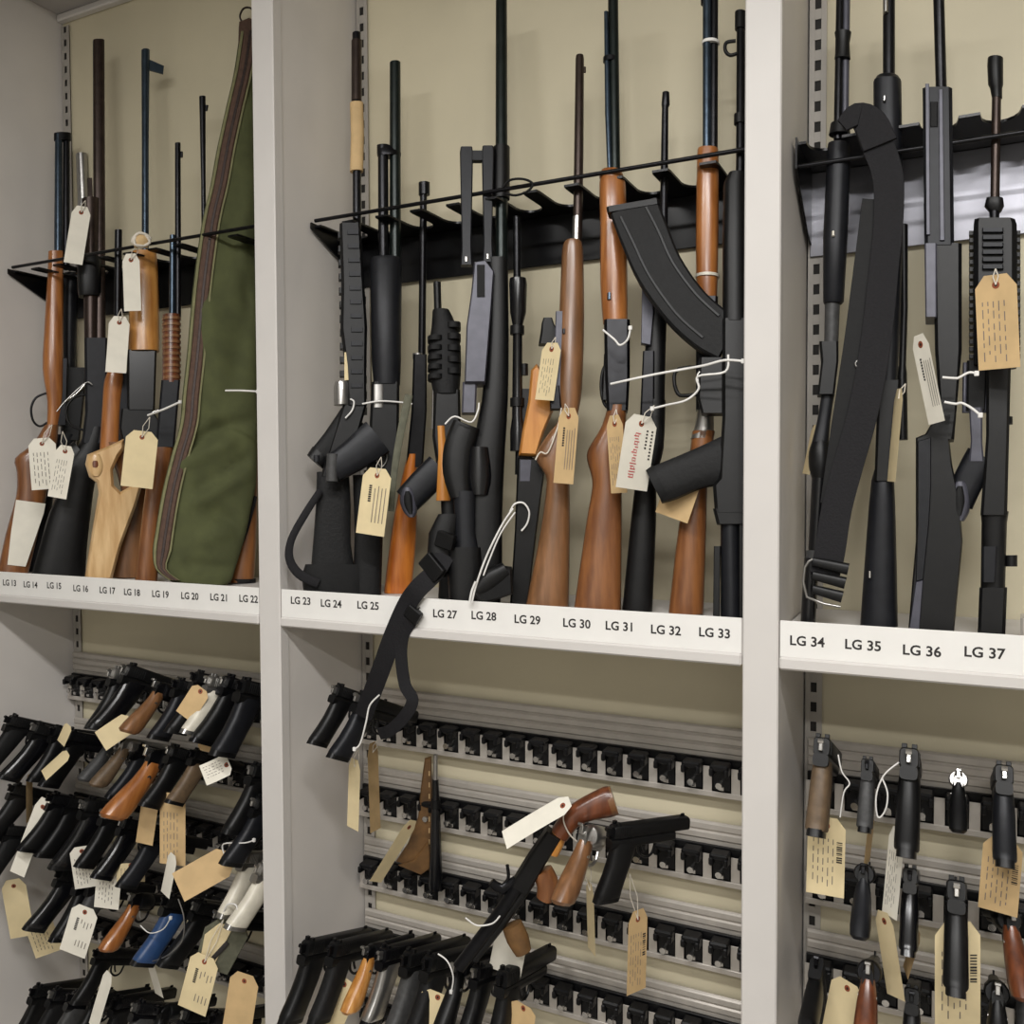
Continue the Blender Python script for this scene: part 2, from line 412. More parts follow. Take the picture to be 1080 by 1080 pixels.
ORD = ['topmost', 'second', 'third', 'fourth', 'lowest']
for k in range(3):
    for i in range(5):
        hrack(k, ZR[i], 'grey steel handgun rack with black hooks, %s row of the %s bay' % (ORD[i], {'left': 'leftmost', 'middle': 'middle', 'right': 'rightmost'}[BAYS[k]]), i == 0)
#@@ITEMS
# ------------------------------------------------------------------ long guns (all stand on the shelves, muzzle up, leaning on the rods)
def gun(name, label, base, Yb=.075, Yr=.128, cat=None, turn=0.):
    return Item(name, label, cat or name.split('_')[-1], base, D+Yb, D+Yr, 'long guns on the shelves', turn)
# ---- left bay
g = gun('hunting_rifle', 'orange-brown wooden rifle at the far left end, above LG 13', (10, 603), .05, .125)
g.rows('barrel', [(148, 58, 66), (290, 57, 66)], 'steel_blue', k=1); g.rows('magazine_tube', [(150, 66.5, 74), (290, 66, 74)], 'steel_dark', k=1, o=.004)
g.rows('muzzle_cap', [(147, 57, 75), (155, 57, 75)], 'steel_dark', k=.5)
g.rows('forend', [(272, 51, 67), (300, 50, 67), (350, 47, 67), (395, 45, 67), (430, 50, 66), (462, 49, 61)], 'wood_orange', k=.9, e=2.6, sm=3)
g.rows('receiver', [(385, 60, 72), (455, 60, 70)], 'steel_dark', th=.03, e='b', o=.006)
g.wire('trigger_guard', [(49, 421), (38, 426), (33, 437), (35, 450), (42, 456), (50, 452)], 'steel_dark', .0028, 0)
g.rows('stock', [(455, 47, 62), (475, 34, 60), (490, 16, 56), (505, 18, 52), (530, 17, 49), (570, 6, 40), (612, -3, 30)], 'wood_red', th=.038, e=2.4, sm=3)
g.poly('paper_label', [(17, 534), (48, 538), (46, 548), (27, 604), (8, 602), (12, 566)], 'manila_white', th=.0012, bev=.2, o=-.0205, label='white printed paper wrapped on the stock')
g.done()
g = gun('synthetic_rifle', 'slim black rifle with pale grey muzzle between the wooden rifle and the tall brown barrel', (34, 604), .13, .16)
g.rows('barrel', [(166, 80, 92), (215, 82, 94), (300, 76, 88)], 'nickel', k=1); g.rows('muzzle_brake', [(192, 92, 103), (218, 93, 105)], 'steel_brown', th=.014, e='b')
g.rows('forend', [(292, 67, 84), (330, 66, 82), (395, 66, 80)], 'slate_dk', k=1, sm=2)
g.rows('receiver', [(392, 66, 92), (468, 64, 84)], 'blk', th=.034, e='b')
g.wire('bolt_handle', [(92, 407), (80, 420), (66, 430), (60, 440)], 'chrome', .0028, -.024)
g.rows('stock', [(462, 60, 84), (490, 46, 70), (520, 45, 58), (560, 36, 52), (606, 26, 44)], 'slate_dk', th=.036, e=2.6, sm=3)
g.strip('grip', [(62, 488, 14), (50, 498, 13), (45, 504, 9)], 'blk', th=.03, sm=2); g.done()
g = gun('pump_shotgun', 'black pump shotgun with a long brown barrel and curved black thumb-grip stock', (62, 605), .06, .128)
g.rows('barrel', [(46, 98, 110.5), (372, 99, 112)], 'steel_brown', k=1.0, e=3, o=.008)
g.rows('action_tube', [(214, 86, 105), (300, 88, 104), (372, 89, 103)], 'steel_brown', k=.9)
g.rows('pump_forend', [(276, 82, 106), (280, 81, 107), (312, 82, 107), (317, 83, 105)], 'blk', k=.95, e=3)
g.rows('receiver', [(362, 89, 113), (440, 90, 113), (472, 86, 112)], 'slate_dk', th=.04, e='b')
g.wire('trigger_guard', [(92, 420), (78, 424), (70, 436), (74, 452), (88, 458)], 'blk', .003, -.004)
g.wire('cable_loop', [(60, 440), (70, 428), (90, 410), (97, 412)], 'nickel', .0016, -.03)
g.strip('grip', [(86, 482, 30), (74, 490, 27), (66, 496, 20)], 'blk', th=.034, sm=3)
g.rows('stock', [(455, 92, 113), (475, 82, 112), (498, 66, 106), (515, 66, 100), (545, 52, 96), (580, 42, 92), (612, 33, 90)], 'blk', th=.042, e=2.4, sm=3); g.done()
g = gun('thumbhole_rifle', 'rifle with a blond wooden thumbhole stock and amber forend', (104, 606), .045, .125)
g.rows('barrel', [(53, 149, 158), (150, 149.5, 157), (275, 149.5, 157)], 'steel_blue', k=1)
g.poly('front_sight', [(157, 63), (173, 70), (172, 78), (157, 74)], 'steel_blue', th=.008, bev=.8)
g.rows('forend', [(266, 139, 165), (290, 137, 167), (340, 136, 168), (371, 135, 168)], 'wood_tan', k=.8, e=3, sm=2)
g.rows('receiver', [(370, 134, 165), (433, 134, 163)], 'blk_gloss', th=.036, e='b'); g.rows('trigger_group', [(432, 128, 160), (452, 126, 172), (470, 130, 160)], 'blk', th=.03, e='b')
g.wire('bolt_handle', [(160, 436), (172, 432), (188, 425)], 'chrome', .0028, -.02)
g.poly('stock', [(131, 463), (117, 470), (102, 476), (92, 480), (90, 490), (94, 503), (102, 509), (104, 520), (99, 549), (89, 612), (118, 612), (128, 575), (143, 535), (152, 505), (150, 480), (140, 478), (140, 500), (136, 514), (127, 519), (120, 512), (119, 496), (125, 482), (131, 474)], 'wood_blond', th=.044, bev=5)
g.rows('grip_cap', [(480, 96, 106), (484, 92, 109), (491, 91, 111), (498, 93, 110), (503, 97, 106)], 'wood_blond', th=.05, e=3, sm=2, o=-.002); g.rows('grip_bore', [(487, 98.5, 102.5), (489, 97.5, 103.5), (492, 97.5, 103.5), (494, 98.5, 102.5)], 'wood_dark', th=.003, o=-.027)
g.done()
g = gun('walnut_rifle', 'rifle with an orange wrist and brown stock just right of the blond stock', (140, 606), .13, .165)
g.rows('barrel', [(246, 121, 129), (340, 120, 128), (396, 119, 128)], 'steel_dark', k=1)
g.rows('wrist', [(388, 117, 131), (405, 110, 131), (430, 108, 128), (478, 105, 126)], 'wood_orange', k=.8, e=2.4, sm=3)
g.rows('receiver', [(396, 124, 136), (470, 118, 136)], 'steel_dark', th=.03, e='b', o=.006)
g.rows('stock', [(470, 110, 136), (505, 124, 164), (540, 128, 158), (612, 112, 152)], 'wood_brown', th=.04, e=2.4, sm=3); g.done()
g = gun('air_rifle', 'thin-barrelled rifle with a ribbed brown handguard left of the green case', (160, 608), .075, .13)
g.rows('barrel', [(149, 184.5, 190.5), (255, 184.5, 191), (335, 184, 191)], 'steel_dark', k=1); g.rows('gas_tube', [(246, 179, 185), (335, 178, 185)], 'steel_blue', k=1)
g.rows('front_sight', [(158, 190, 193), (164, 190, 193)], 'steel_dark', k=1)
hg = g.rows('handguard', [(330, 172, 190), (402, 171, 190)], 'wood_dark', k=1)
for i in range(11): g.rows('rib', [(333+i*6.2, 171, 191), (336+i*6.2, 171, 191)], 'wood_brown', k=1.02, parent=hg)
g.rows('receiver', [(400, 170, 190), (470, 164, 184)], 'slate_dk', th=.036, e='b')
g.rows('stock', [(468, 160, 184), (540, 150, 172), (612, 142, 166)], 'wood_red', th=.036, e=2.4, sm=3); g.done()
g = gun('hidden_rifle', 'thin dark barrel showing just left of the tip of the green case', (205, 608), .15, .17)
g.rows('barrel', [(103, 210, 217), (190, 212, 217), (300, 213, 218)], 'steel_dark', k=1); g.rows('front_sight', [(112, 216, 220), (118, 216, 219)], 'steel_dark', k=.6)
g.rows('stock', [(295, 208, 222), (440, 206, 226), (612, 196, 228)], 'wood_dark', th=.03, e=2.4); g.done()
# green soft case
g = Item('gun_case', 'olive green padded gun case with brown zip, leaning beside the post', 'gun case', (200, 612), D+.045, D+.15)
body = [(40, 252, 268), (80, 246, 270), (115, 238, 271), (161, 228, 271), (200, 221, 271), (240, 212, 271), (307, 203, 271), (374, 197, 271), (420, 192, 271), (444, 190, 271), (462, 186, 271), (479, 181, 271), (510, 173, 270), (535, 168, 265), (560, 164, 260), (581, 161, 254), (600, 164, 248), (612, 178, 244), (617, 190, 238)]
FOLDS = [(186, 476, 232, 452, 6, -.007), (232, 452, 268, 444, 7, -.006), (190, 492, 240, 470, 7, .006), (206, 530, 262, 500, 8, .006), (210, 516, 258, 486, 5, -.006), (226, 540, 250, 556, 7, -.007), (216, 570, 258, 552, 8, .004), (240, 420, 268, 300, 12, -.005), (214, 330, 240, 420, 14, .005), (250, 300, 266, 200, 9, .004), (240, 250, 262, 320, 4, -.003), (200, 595, 240, 600, 6, -.004)]
g.pillow('shell', body, 'green_cloth', .052, [(a, b, c, d_, sg*.75, am*1.9) for a, b, c, d_, sg, am in FOLDS], sm=6, n=64)
def band(nm, off0, off1, mt, th):
    rows_ = [(y, l+off0*(1 if y < 600 else .6), l+off1*(1 if y < 600 else .6)) for y, l, r in body[:-1]]
    g.rows(nm, rows_, mt, th=th, e='b', sm=3, o=-.009)
band('zip_tape', 5, 18, 'zip_tape', .04); band('zip_teeth', 10, 13, 'zip_teeth', .0425); band('piping', 18, 20, 'green_piping', .042); band('gusset_piping', 1.5, 4.5, 'green_piping', .036)
g.poly('tip_patch', [(252, 26), (262, 22), (268, 24), (269, 52), (262, 56), (251, 60)], 'zip_tape', th=.03, bev=2)
g.wire('hanging_loop', [(258, 26), (253, 18), (257, 9), (265, 9), (268, 18), (264, 26)], 'zip_teeth', .0022, 0)
g.done()
g = gun('slung_rifle', 'reddish wooden stock with black sling behind the lower right of the green case', (255, 612), .15, .2)
g.rows('stock', [(470, 262, 272), (484, 257, 273), (495, 254, 273), (515, 260, 272), (560, 252, 271), (616, 240, 268)], 'wood_red', th=.038, e=2.4, sm=3)
g.strip('sling', [(268, 525, 7), (258, 560, 8), (246, 588, 9), (240, 596, 7)], 'nylon', th=.003, o=-.022, sm=3); g.rows('butt_plate', [(612, 240, 270), (616, 240, 270)], 'rubber', th=.04)
g.done()

# ---- middle bay
g = gun('assault_carbine', 'black carbine with ribbed handguard standing against the left wall above LG 23', (350, 618), .05, .12)
g.rows('barrel', [(32, 371.5, 380.5), (240, 372, 381)], 'steel_dark', k=1); g.rows('muzzle_band', [(40, 370.5, 381.5), (104, 370.5, 381.5)], 'steel_brown', k=1)
g.rows('barrel_wrap', [(106, 369, 383), (140, 370, 384), (178, 369, 383)], 'manila_dk', th=.022, e=2.5, label='tan paper tag wrapped round the barrel')
hg = g.rows('handguard', [(236, 358, 380), (300, 360, 384), (345, 359, 387), (385, 364, 386), (426, 367, 386)], 'blk', th=.045, e='b')
for i in range(12):
    y = 244+i*14.5; dx = min(i, 7)*.6-max(0, i-7)*.1
    g.rows('rib', [(y, 366+dx, 378+dx), (y+4.5, 366+dx, 378+dx)], 'slate_dk', th=.004, e='b', o=-.0235, parent=hg)
    g.rows('side_rib', [(y, 356+dx*.6, 362+dx*.6), (y+6, 356+dx*.6, 362+dx*.6)], 'blk', th=.02, e='b', o=-.004, parent=hg)
g.rows('light_bezel', [(401, 353, 368), (406, 352, 369), (425, 352, 368)], 'nickel', k=1, o=-.01)
g.rows('spacer', [(371, 363, 369), (400, 363, 369)], 'manila', th=.004, o=-.02)
g.rows('receiver', [(424, 362, 387), (455, 352, 378), (500, 338, 364)], 'blk', th=.036, e='b')
g.strip('grip', [(372, 436, 30), (352, 462, 26), (336, 480, 24)], 'blk_rough', th=.032, e=3, sm=2); g.strip('grip_end', [(339, 476, 25), (332, 484, 22)], 'blk', th=.036, e=2.4); g.rows('grip_bore', [(478, 331, 337), (485, 331, 337)], 'slate_dk', th=.004, o=-.019)
g.rows('stock', [(495, 334, 368), (530, 333, 370), (570, 330, 370), (596, 328, 374)], 'blk_rough', th=.034, e=4, sm=2)
g.rows('butt', [(592, 322, 392), (604, 318, 396), (620, 320, 392), (624, 324, 388)], 'rubber', th=.044, e=3)
g.strip('sling', [(338, 515, 7), (322, 540, 8), (308, 566, 8), (306, 586, 9), (316, 602, 10), (336, 612, 10)], 'nylon', th=.004, o=-.026, sm=5)
g.wire('zip_loop', [(364, 440), (371, 432), (373, 423), (369, 420)], 'tie_white', .0018, -.026)
g.done()
g = gun('pistol_grip_shotgun', 'black double-tube pump shotgun with pistol grip above LG 25', (384, 618), .085, .13)
g.rows('barrel', [(65, 411, 422.5), (290, 411, 423)], 'steel_green', k=1); g.rows('magazine_tube', [(153, 398.5, 409.5), (290, 399, 410)], 'steel_dark', k=1)
g.rows('tube_clamp', [(152, 397.5, 411), (160, 397.5, 423), (164, 398, 423)], 'steel_dark', k=.6)
g.rows('pump_forend', [(272, 392, 422), (276, 390, 424), (380, 392, 423), (405, 394, 422)], 'slate_dk', k=.95, e=2.6)
g.rows('receiver', [(403, 392, 421), (480, 388, 420), (520, 384, 412)], 'blk', th=.042, e='b'); g.rows('ejection_port', [(406, 394, 404), (430, 394, 404)], 'nickel', th=.003, o=-.021)
g.strip('grip', [(398, 462, 40), (372, 482, 34), (352, 494, 30)], 'slate_dk', th=.036, e=3, sm=2, o=-.042)
g.strip('grip_plate', [(352, 480, 13), (351, 508, 13)], 'grip_grey', th=.038, e=3, o=-.043)
g.rows('stock', [(500, 372, 408), (560, 374, 404), (626, 372, 402)], 'blk_rough', th=.036, e=3)
g.wire('cable_loop', [(384, 460), (392, 458), (402, 466), (408, 482), (402, 492), (394, 480)], 'nickel', .0014, -.027)
g.wire('cable_tie', [(382, 427), (400, 424), (420, 425), (434, 427)], 'tie_white', .0018, -.028); g.done()
g = gun('lever_rifle', 'slim rifle with a bright orange stock and olive sling beside LG 25', (424, 620), .15, .15)
g.rows('barrel', [(201, 442, 453), (212, 442, 453), (213, 443, 450.5), (385, 441, 449)], 'steel_dark', k=1, smooth=30); g.rows('muzzle', [(200, 441.5, 453.5), (213, 441.5, 453.5)], 'steel_dark', k=1)
g.rows('receiver', [(382, 436, 450), (440, 434, 450), (500, 428, 446)], 'steel_dark', th=.03, e='b'); g.rows('front_band', [(380, 435, 447), (386, 435, 447)], 'nickel', k=1)
g.wire('lever', [(439, 402), (439, 458), (456, 460), (457, 400)], 'nickel', .0022, -.012, sm=1)
g.rows('stock', [(486, 430, 440), (510, 424, 440), (545, 417, 440), (590, 410, 438), (632, 405, 434)], 'wood_bright', th=.036, e=2.4, sm=3)
g.strip('sling', [(431, 428, 8), (424, 460, 8), (417, 500, 7), (413, 545, 6)], 'olive', th=.003, o=-.085, sm=3)
g.done()
g = gun('tactical_carbine', 'short black carbine with chunky handguard and hollow pistol grip above LG 26', (456, 622), .095, .16)
g.rows('barrel', [(297, 457, 465), (316, 457.5, 465.5), (334, 458, 466)], 'blk', k=1)
g.rows('handguard', [(328, 456, 474), (345, 455, 482), (368, 452, 486), (395, 453, 486), (416, 458, 484)], 'blk_rough', th=.05, e=3, sm=2)
for i in range(5): g.rows('rubber_ring', [(356+i*10, 451, 468), (361+i*10, 451, 468)], 'rubber', th=.052, e=3, o=-.004)
for i in range(5): g.rows('rubber_ring', [(342+i*12, 470, 486), (348+i*12, 470, 486)], 'rubber', th=.052, e=3, o=-.004)
g.rows('receiver', [(412, 458, 485), (460, 456, 486), (500, 462, 484)], 'blk', th=.04, e='b')
g.strip('grip', [(464, 492, 32), (446, 510, 32), (429, 528, 30)], 'slate_dk', th=.034, e=3, sm=2); g.rows('grip_rim', [(514, 426, 434), (520, 422, 438), (530, 422, 440), (540, 426, 440), (545, 431, 437)], 'slate', th=.03, o=-.004, e=3, sm=2); g.rows('grip_bore', [(518, 427, 433), (523, 425, 436), (531, 425, 437), (538, 428, 437), (542, 431, 436)], 'rubber', th=.034, o=-.004, e=3, sm=2)
g.rows('wood_panel', [(450, 461, 469), (480, 462, 471), (528, 460, 475)], 'wood_amber', th=.012, o=-.018)
g.rows('stock', [(500, 464, 482), (560, 466, 484), (630, 462, 486)], 'blk', th=.03, e=3); g.done()
g = gun('bullpup_rifle', 'tall black rifle with slate receiver above LG 27, strap hanging over the edge', (500, 626), .05, .124)
g.rows('barrel', [(-6, 523, 535), (290, 522.5, 536)], 'steel_green', k=1, o=.012); g.rows('barrel_shroud', [(150, 520, 538), (205, 519, 538)], 'blk', k=1, o=.012)
for xa, xb, ya, yb in ((486, 498, 154, 278), (509, 520, 153, 275)):
    st = g.rows('strut', [(ya, xa, xb), (ya+6, xa-1, xb+1), (yb-20, xa+1, xb-1), (yb, xa, xb)], 'slate_dk', th=.016, e='b')
    g.rows('strut_pin', [(yb-8, xa+2, xb-2), (yb-3, xa+2, xb-2)], 'nickel', th=.019, parent=st)
g.rows('strut_link', [(158, 496, 512), (168, 496, 512)], 'slate_dk', th=.014, e='b')
g.poly('receiver', [(500, 278), (512, 276), (521, 288), (518, 330), (512, 404), (490, 404), (492, 345), (497, 310)], 'slate', th=.05, bev=2.5)
g.rows('receiver_slot', [(282, 503, 511), (315, 503, 511)], 'rubber', th=.004, o=-.0255, e='b'); g.rows('neck', [(402, 488, 503), (434, 487, 502)], 'slate', th=.032, e='b')
g.rows('body', [(270, 514, 536), (350, 513, 537), (420, 508, 536), (470, 498, 533), (540, 494, 530), (600, 494, 530), (634, 500, 528)], 'blk', th=.045, e=3.4, o=.012, sm=2)
g.strip('magazine', [(492, 446, 30), (484, 470, 32), (482, 496, 30), (486, 522, 22)], 'blk', th=.034, e=3, sm=3)
g.rows('dust_cover', [(470, 494, 516), (500, 492, 520), (520, 496, 516)], 'blk_gloss', th=.04, e=2.2, sm=3)
g.rows('grip', [(516, 478, 502), (560, 480, 502), (580, 478, 506)], 'slate_dk', th=.036, e=3)
g.rows('hand_stop', [(540, 462, 486), (560, 452, 482), (590, 450, 480), (606, 446, 470)], 'blk', th=.03, e=3)
g.rows('lower_stock', [(575, 470, 508), (600, 472, 510), (634, 474, 506)], 'blk', th=.04, e=3)
g.wire('zip_loop', [(470, 448), (480, 440), (497, 446), (504, 434), (505, 426)], 'tie_white', .0016, -.034)
g.done()
sl = g
strapm = 'nylon'
# its strap hangs over the shelf edge and down in front of the pistol rack
def ribbon(parent, name, pts, w, mt, th=.003, nrm=Vector((.35, -1, 0)), sm=5):
    """pts: world points; flat webbing of width w along the horizontal direction square to nrm"""
    q = crom([tuple(p) for p in pts], sm); rs = []
    q = [Vector(p) for p in q]; nrm = nrm.normalized()
    for i, p in enumerate(q):
        t = (q[min(i+1, len(q)-1)]-q[max(i-1, 0)]).normalized(); a = t.cross(nrm); a = a.normalized() if a.length > 1e-4 else Vector((1, 0, 0)); b = a.cross(t)
        rs.append(section(p, a*w/2, b*th/2, 'b'))
    o = solid(name, rings(rs), mt, parent, 40, parent.location); return o
YF = D-.012
ribbon(sl.root, 'strap', [at(470, 585, D+.02), at(458, 604, D+.0), at(440, 622, YF-.004), at(428, 640, YF-.003), at(414, 672, YF-.003), at(404, 700, YF), at(392, 732, YF+.01), at(383, 756, YF+.02)], .034, 'nylon')
ribbon(sl.root, 'strap_tail', [at(436, 652, YF+.001), at(426, 668, YF+.002), at(423, 690, YF+.004), at(427, 722, YF+.006), at(435, 738, YF+.006), at(428, 754, YF+.006), at(412, 770, YF+.01), at(400, 774, YF+.02)], .022, 'nylon')
def blob(parent, name, c, s, mt, rot=0.):
    vf = boxv(-s[0]/2, s[0]/2, -s[1]/2, s[1]/2, -s[2]/2, s[2]/2, .002); R = Matrix.Rotation(rot, 3, 'Y')
    return solid(name, ([R @ Vector(v)+c for v in vf[0]], vf[1]), mt, parent, 35, parent.location)
blob(sl.root, 'buckle', at(436, 648, YF-.002), (.03, .012, .024), 'blk', .6); blob(sl.root, 'buckle', at(456, 598, D-.004), (.045, .014, .03), 'blk', .8); blob(sl.root, 'buckle', at(470, 570, D+.012), (.035, .014, .028), 'blk', .3)
g = gun('scoped_rifle', 'scoped rifle with amber cheekpiece and black lower stock above LG 28', (552, 630), .1, .135)
g.rows('barrel', [(225, 541, 549), (420, 542, 550)], 'steel_dark', k=1, o=.02)
sp = g.rows('scope', [(294, 537.5, 555), (300, 537, 556), (330, 538, 555), (345, 541, 551), (440, 540, 551), (455, 538, 554), (476, 538, 554)], 'blk_gloss', k=1, smooth=30)
for y in (344, 420): g.rows('scope_ring', [(y, 538, 553), (y+9, 538, 553)], 'blk', k=1, parent=sp)
g.rows('turret', [(384, 549, 557), (396, 549, 557)], 'blk', k=1, parent=sp)
g.rows('receiver', [(410, 545, 560), (500, 543, 562)], 'blk', th=.03, e='b', o=.016)
g.poly('cheekpiece', [(560, 392), (566, 385), (584, 410), (586, 428), (574, 456), (566, 482), (547, 481), (551, 455), (557, 425)], 'wood_amber', th=.04, bev=4)
g.rows('bolt_shroud', [(337, 573, 582), (343, 571, 584), (352, 570, 589), (364, 568, 590)], 'blk', th=.03, e='b')
g.poly('stock', [(546, 483), (566, 484), (574, 500), (566, 560), (557, 637), (538, 637), (543, 560)], 'blk', th=.036, bev=3)
g.rows('stock_inlay', [(486, 547, 562), (508, 547, 560)], 'slate', th=.037, e='b')
g.wire('zip_loop', [(538, 540), (543, 532), (552, 531), (558, 540), (556, 552), (550, 560)], 'tie_white', .0018, -.026); g.done()
g = Item('leather_holster', 'crumpled black holster lying on the shelf edge over the LG 28 card', 'holster', (520, 636), D+.02, D+.03, rest=False)
g.poly('pouch', [(506, 601), (522, 596), (540, 598), (541, 626), (524, 632), (508, 636), (500, 628), (499, 615)], 'rubber', th=.03, bev=4)
g.strip('flap', [(503, 622, 16), (516, 612, 22), (534, 600, 16)], 'blk', th=.036, e=3, sm=3)
g.wire('cable_tie', [(541, 536), (530, 552), (514, 584), (503, 614), (498, 634)], 'tie_white', .0018, -.02); g.wire('cable_tie', [(543, 540), (528, 562), (516, 590), (510, 606)], 'tie_white', .0015, -.018); g.wire('tie_tail', [(502, 612), (498, 622), (496, 632)], 'tie_white', .0022, -.022); g.done()
g = gun('bolt_rifle', 'rifle with a thin brown barrel and matte brown full stock above LG 29', (577, 634), .07, .128)
g.rows('barrel', [(58, 607.5, 615.5), (62, 607, 616), (160, 605.5, 615.5), (262, 604, 614)], 'steel_brown', k=1); g.rows('front_sight', [(70, 615, 618), (76, 615, 618)], 'steel_brown', k=.6); g.rows('barrel_band', [(228, 604, 614), (258, 603, 613)], 'nickel', k=1.02)
g.rows('stock', [(255, 596, 612), (262, 593, 615), (300, 591, 616), (350, 589, 616), (410, 587, 614), (440, 590, 609), (460, 576, 606), (482, 565, 602), (500, 575, 600), (515, 576, 601), (560, 570, 601), (640, 554, 600)], 'wood_brown', th=.042, e=2.5, sm=3)
g.rows('receiver', [(330, 586, 594), (420, 583, 592)], 'slate', th=.024, e='b', o=-.004); g.rows('screw', [(349, 592, 597), (354, 592, 597)], 'steel_dark', th=.046)
g.rows('magazine', [(408, 580, 590), (432, 580, 592)], 'steel_dark', th=.026, e='b', o=-.006)
g.wire('cord', [(565, 486), (570, 478), (578, 478), (588, 452), (592, 432)], 'string', .0014, -.026); g.done()
g = gun('semi_auto_shotgun', 'polished reddish wooden shotgun with long double barrel above LG 30', (630, 640), .06, .126)
g.rows('barrel', [(-6, 641, 652), (195, 644, 654.5)], 'steel_green', k=1); g.rows('magazine_tube', [(15, 637, 641.5), (120, 638, 644), (195, 641, 646)], 'steel_blue', k=1, o=-.003)
g.rows('barrel_band', [(62, 636, 652), (67, 636, 652)], 'steel_dark', k=.8); g.rows('tape', [(115, 638, 643), (124, 638, 643)], 'wood_tan', k=1.1)
g.rows('forend', [(182, 634, 655), (188, 632, 658), (192, 633, 658), (196, 632, 660), (240, 633, 661), (300, 633, 662), (343, 636, 662)], 'wood_orange', k=.95, e=2.4, sm=2)
g.rows('screw', [(314, 639, 646), (321, 639, 646)], 'steel_blue', th=.05); g.rows('receiver', [(341, 637, 664), (400, 638, 664), (436, 640, 662)], 'steel_dark', th=.04, e='b')
g.wire('trigger_guard', [(644, 380), (636, 392), (634, 412), (638, 428), (646, 434)], 'blk', .003, 0); g.rows('magazine', [(376, 637, 646), (424, 635, 644)], 'blk', th=.02, e='b')
g.rows('stock', [(430, 641, 661), (452, 634, 660), (474, 621, 658), (486, 619, 657), (505, 624, 656), (520, 624, 656), (555, 618, 656), (646, 605, 655)], 'wood_red', th=.044, e=2.5, sm=3)
g.done()
g = gun('synthetic_bolt_rifle', 'slender black synthetic rifle above LG 31 behind the red-inked tag', (672, 643), .09, .14)
g.rows('barrel', [(105, 698.5, 706), (118, 697.5, 706.5), (121, 698, 705), (320, 694, 704)], 'steel_dark', k=1, smooth=30)
g.rows('forend', [(300, 690, 706), (330, 684, 704), (380, 680, 702), (440, 678, 701)], 'blk', k=.9, e=2.6, sm=2)
g.poly('side_plate', [(677, 316), (685, 300), (689, 340), (686, 374), (676, 372)], 'slate', th=.018, bev=1, o=-.012)
g.rows('receiver', [(380, 678, 690), (470, 674, 690)], 'steel_dark', th=.036, e='b', o=-.003)
g.rows('stock', [(430, 680, 702), (480, 678, 700), (510, 671, 693), (560, 665, 692), (652, 656, 688)], 'blk', th=.042, e=2.6, sm=3); g.done()
g = gun('engraved_shotgun', 'orange-brown wooden shotgun with engraved action above LG 32, right of the curved magazine', (725, 645), .1, .14)
g.rows('barrel', [(-4, 749, 757.5), (175, 748, 757)], 'steel_dark', k=1); g.rows('magazine_tube', [(4, 741, 750), (175, 741, 750)], 'steel_blue', k=1, o=-.003); g.rows('muzzle_lug', [(4, 739, 750), (12, 739, 750)], 'steel_dark', k=.8); g.rows('wire_band', [(51, 740, 759), (54, 740, 759)], 'tie_white', k=.9)
g.rows('forend', [(166, 736, 757), (172, 735, 758), (240, 734, 758), (300, 734, 757), (324, 736, 756)], 'wood_orange', k=.95, e=2.4, sm=2); g.rows('pink_band', [(297, 733, 759), (300, 733, 759)], 'ivory', k=1)
g.rows('receiver', [(322, 734, 757), (440, 734, 754)], 'steel_dark', th=.038, e='b'); g.rows('engraved_plate', [(432, 736, 752), (455, 733, 753), (470, 728, 752)], 'nickel', th=.042, e=2.5, sm=2)
g.rows('stock', [(462, 730, 754), (500, 726, 748), (522, 726, 746), (560, 716, 745), (654, 705, 742)], 'wood_red', th=.042, e=2.5, sm=3); g.done()
g = gun('assault_rifle', 'black assault rifle with a long curved magazine pointing up left, above LG 33', (768, 648), .045, .122)
g.rows('barrel', [(12, 777, 786), (190, 776, 786)], 'steel_dark', k=1); g.rows('gas_block', [(120, 774, 787), (130, 774, 787)], 'blk', k=1); g.rows('muzzle', [(12, 775, 787), (30, 775, 787)], 'blk', k=1)
g.wire('front_sight', [(776, 42), (766, 44), (765, 52), (770, 57), (778, 55)], 'blk', .003, 0)
g.rows('handguard', [(185, 768, 786), (195, 763, 787), (260, 762, 788), (340, 762, 788)], 'blk', th=.045, e=3.2)
mg = g.strip('magazine', [(669, 219, 52), (680, 248, 52), (696, 285, 51), (722, 322, 50), (748, 346, 50), (768, 358, 48)], 'blk_rough', th=.028, e='b', sm=4)
g.strip('floor_plate', [(668, 216, 56), (669, 222, 56)], 'blk', th=.031, e='b')
for dx in (.3, -.3): g.strip('magazine_rib', [(669+dx*44, 226-dx*17, 3), (682+dx*44, 252-dx*19, 3), (698+dx*40, 286-dx*24, 3), (724+dx*34, 322-dx*34, 3), (750+dx*28, 346-dx*38, 3)], 'blk', th=.004, e='b', o=-.0145, sm=4, parent=mg)
g.rows('receiver', [(338, 762, 788), (440, 762, 788), (505, 758, 788), (512, 752, 788), (540, 754, 788)], 'blk', th=.042, e='b')
g.wire('trigger_guard', [(762, 392), (748, 386), (716, 388), (711, 400), (715, 414), (724, 416), (752, 412)], 'blk', .0032, 0, sm=3)
g.rows('lower_frame', [(378, 738, 764), (420, 736, 764), (436, 740, 764)], 'blk', th=.03, e='b'); g.wire('trigger', [(744, 388), (736, 396), (738, 408)], 'nickel', .0028, -.01)
g.strip('grip', [(768, 484, 52), (735, 494, 42), (706, 506, 42), (692, 511, 40)], 'blk_rough', th=.036, e=3, sm=3); g.strip('grip_cap', [(698, 508, 42), (690, 512, 40)], 'rubber', th=.04, e=2.6)
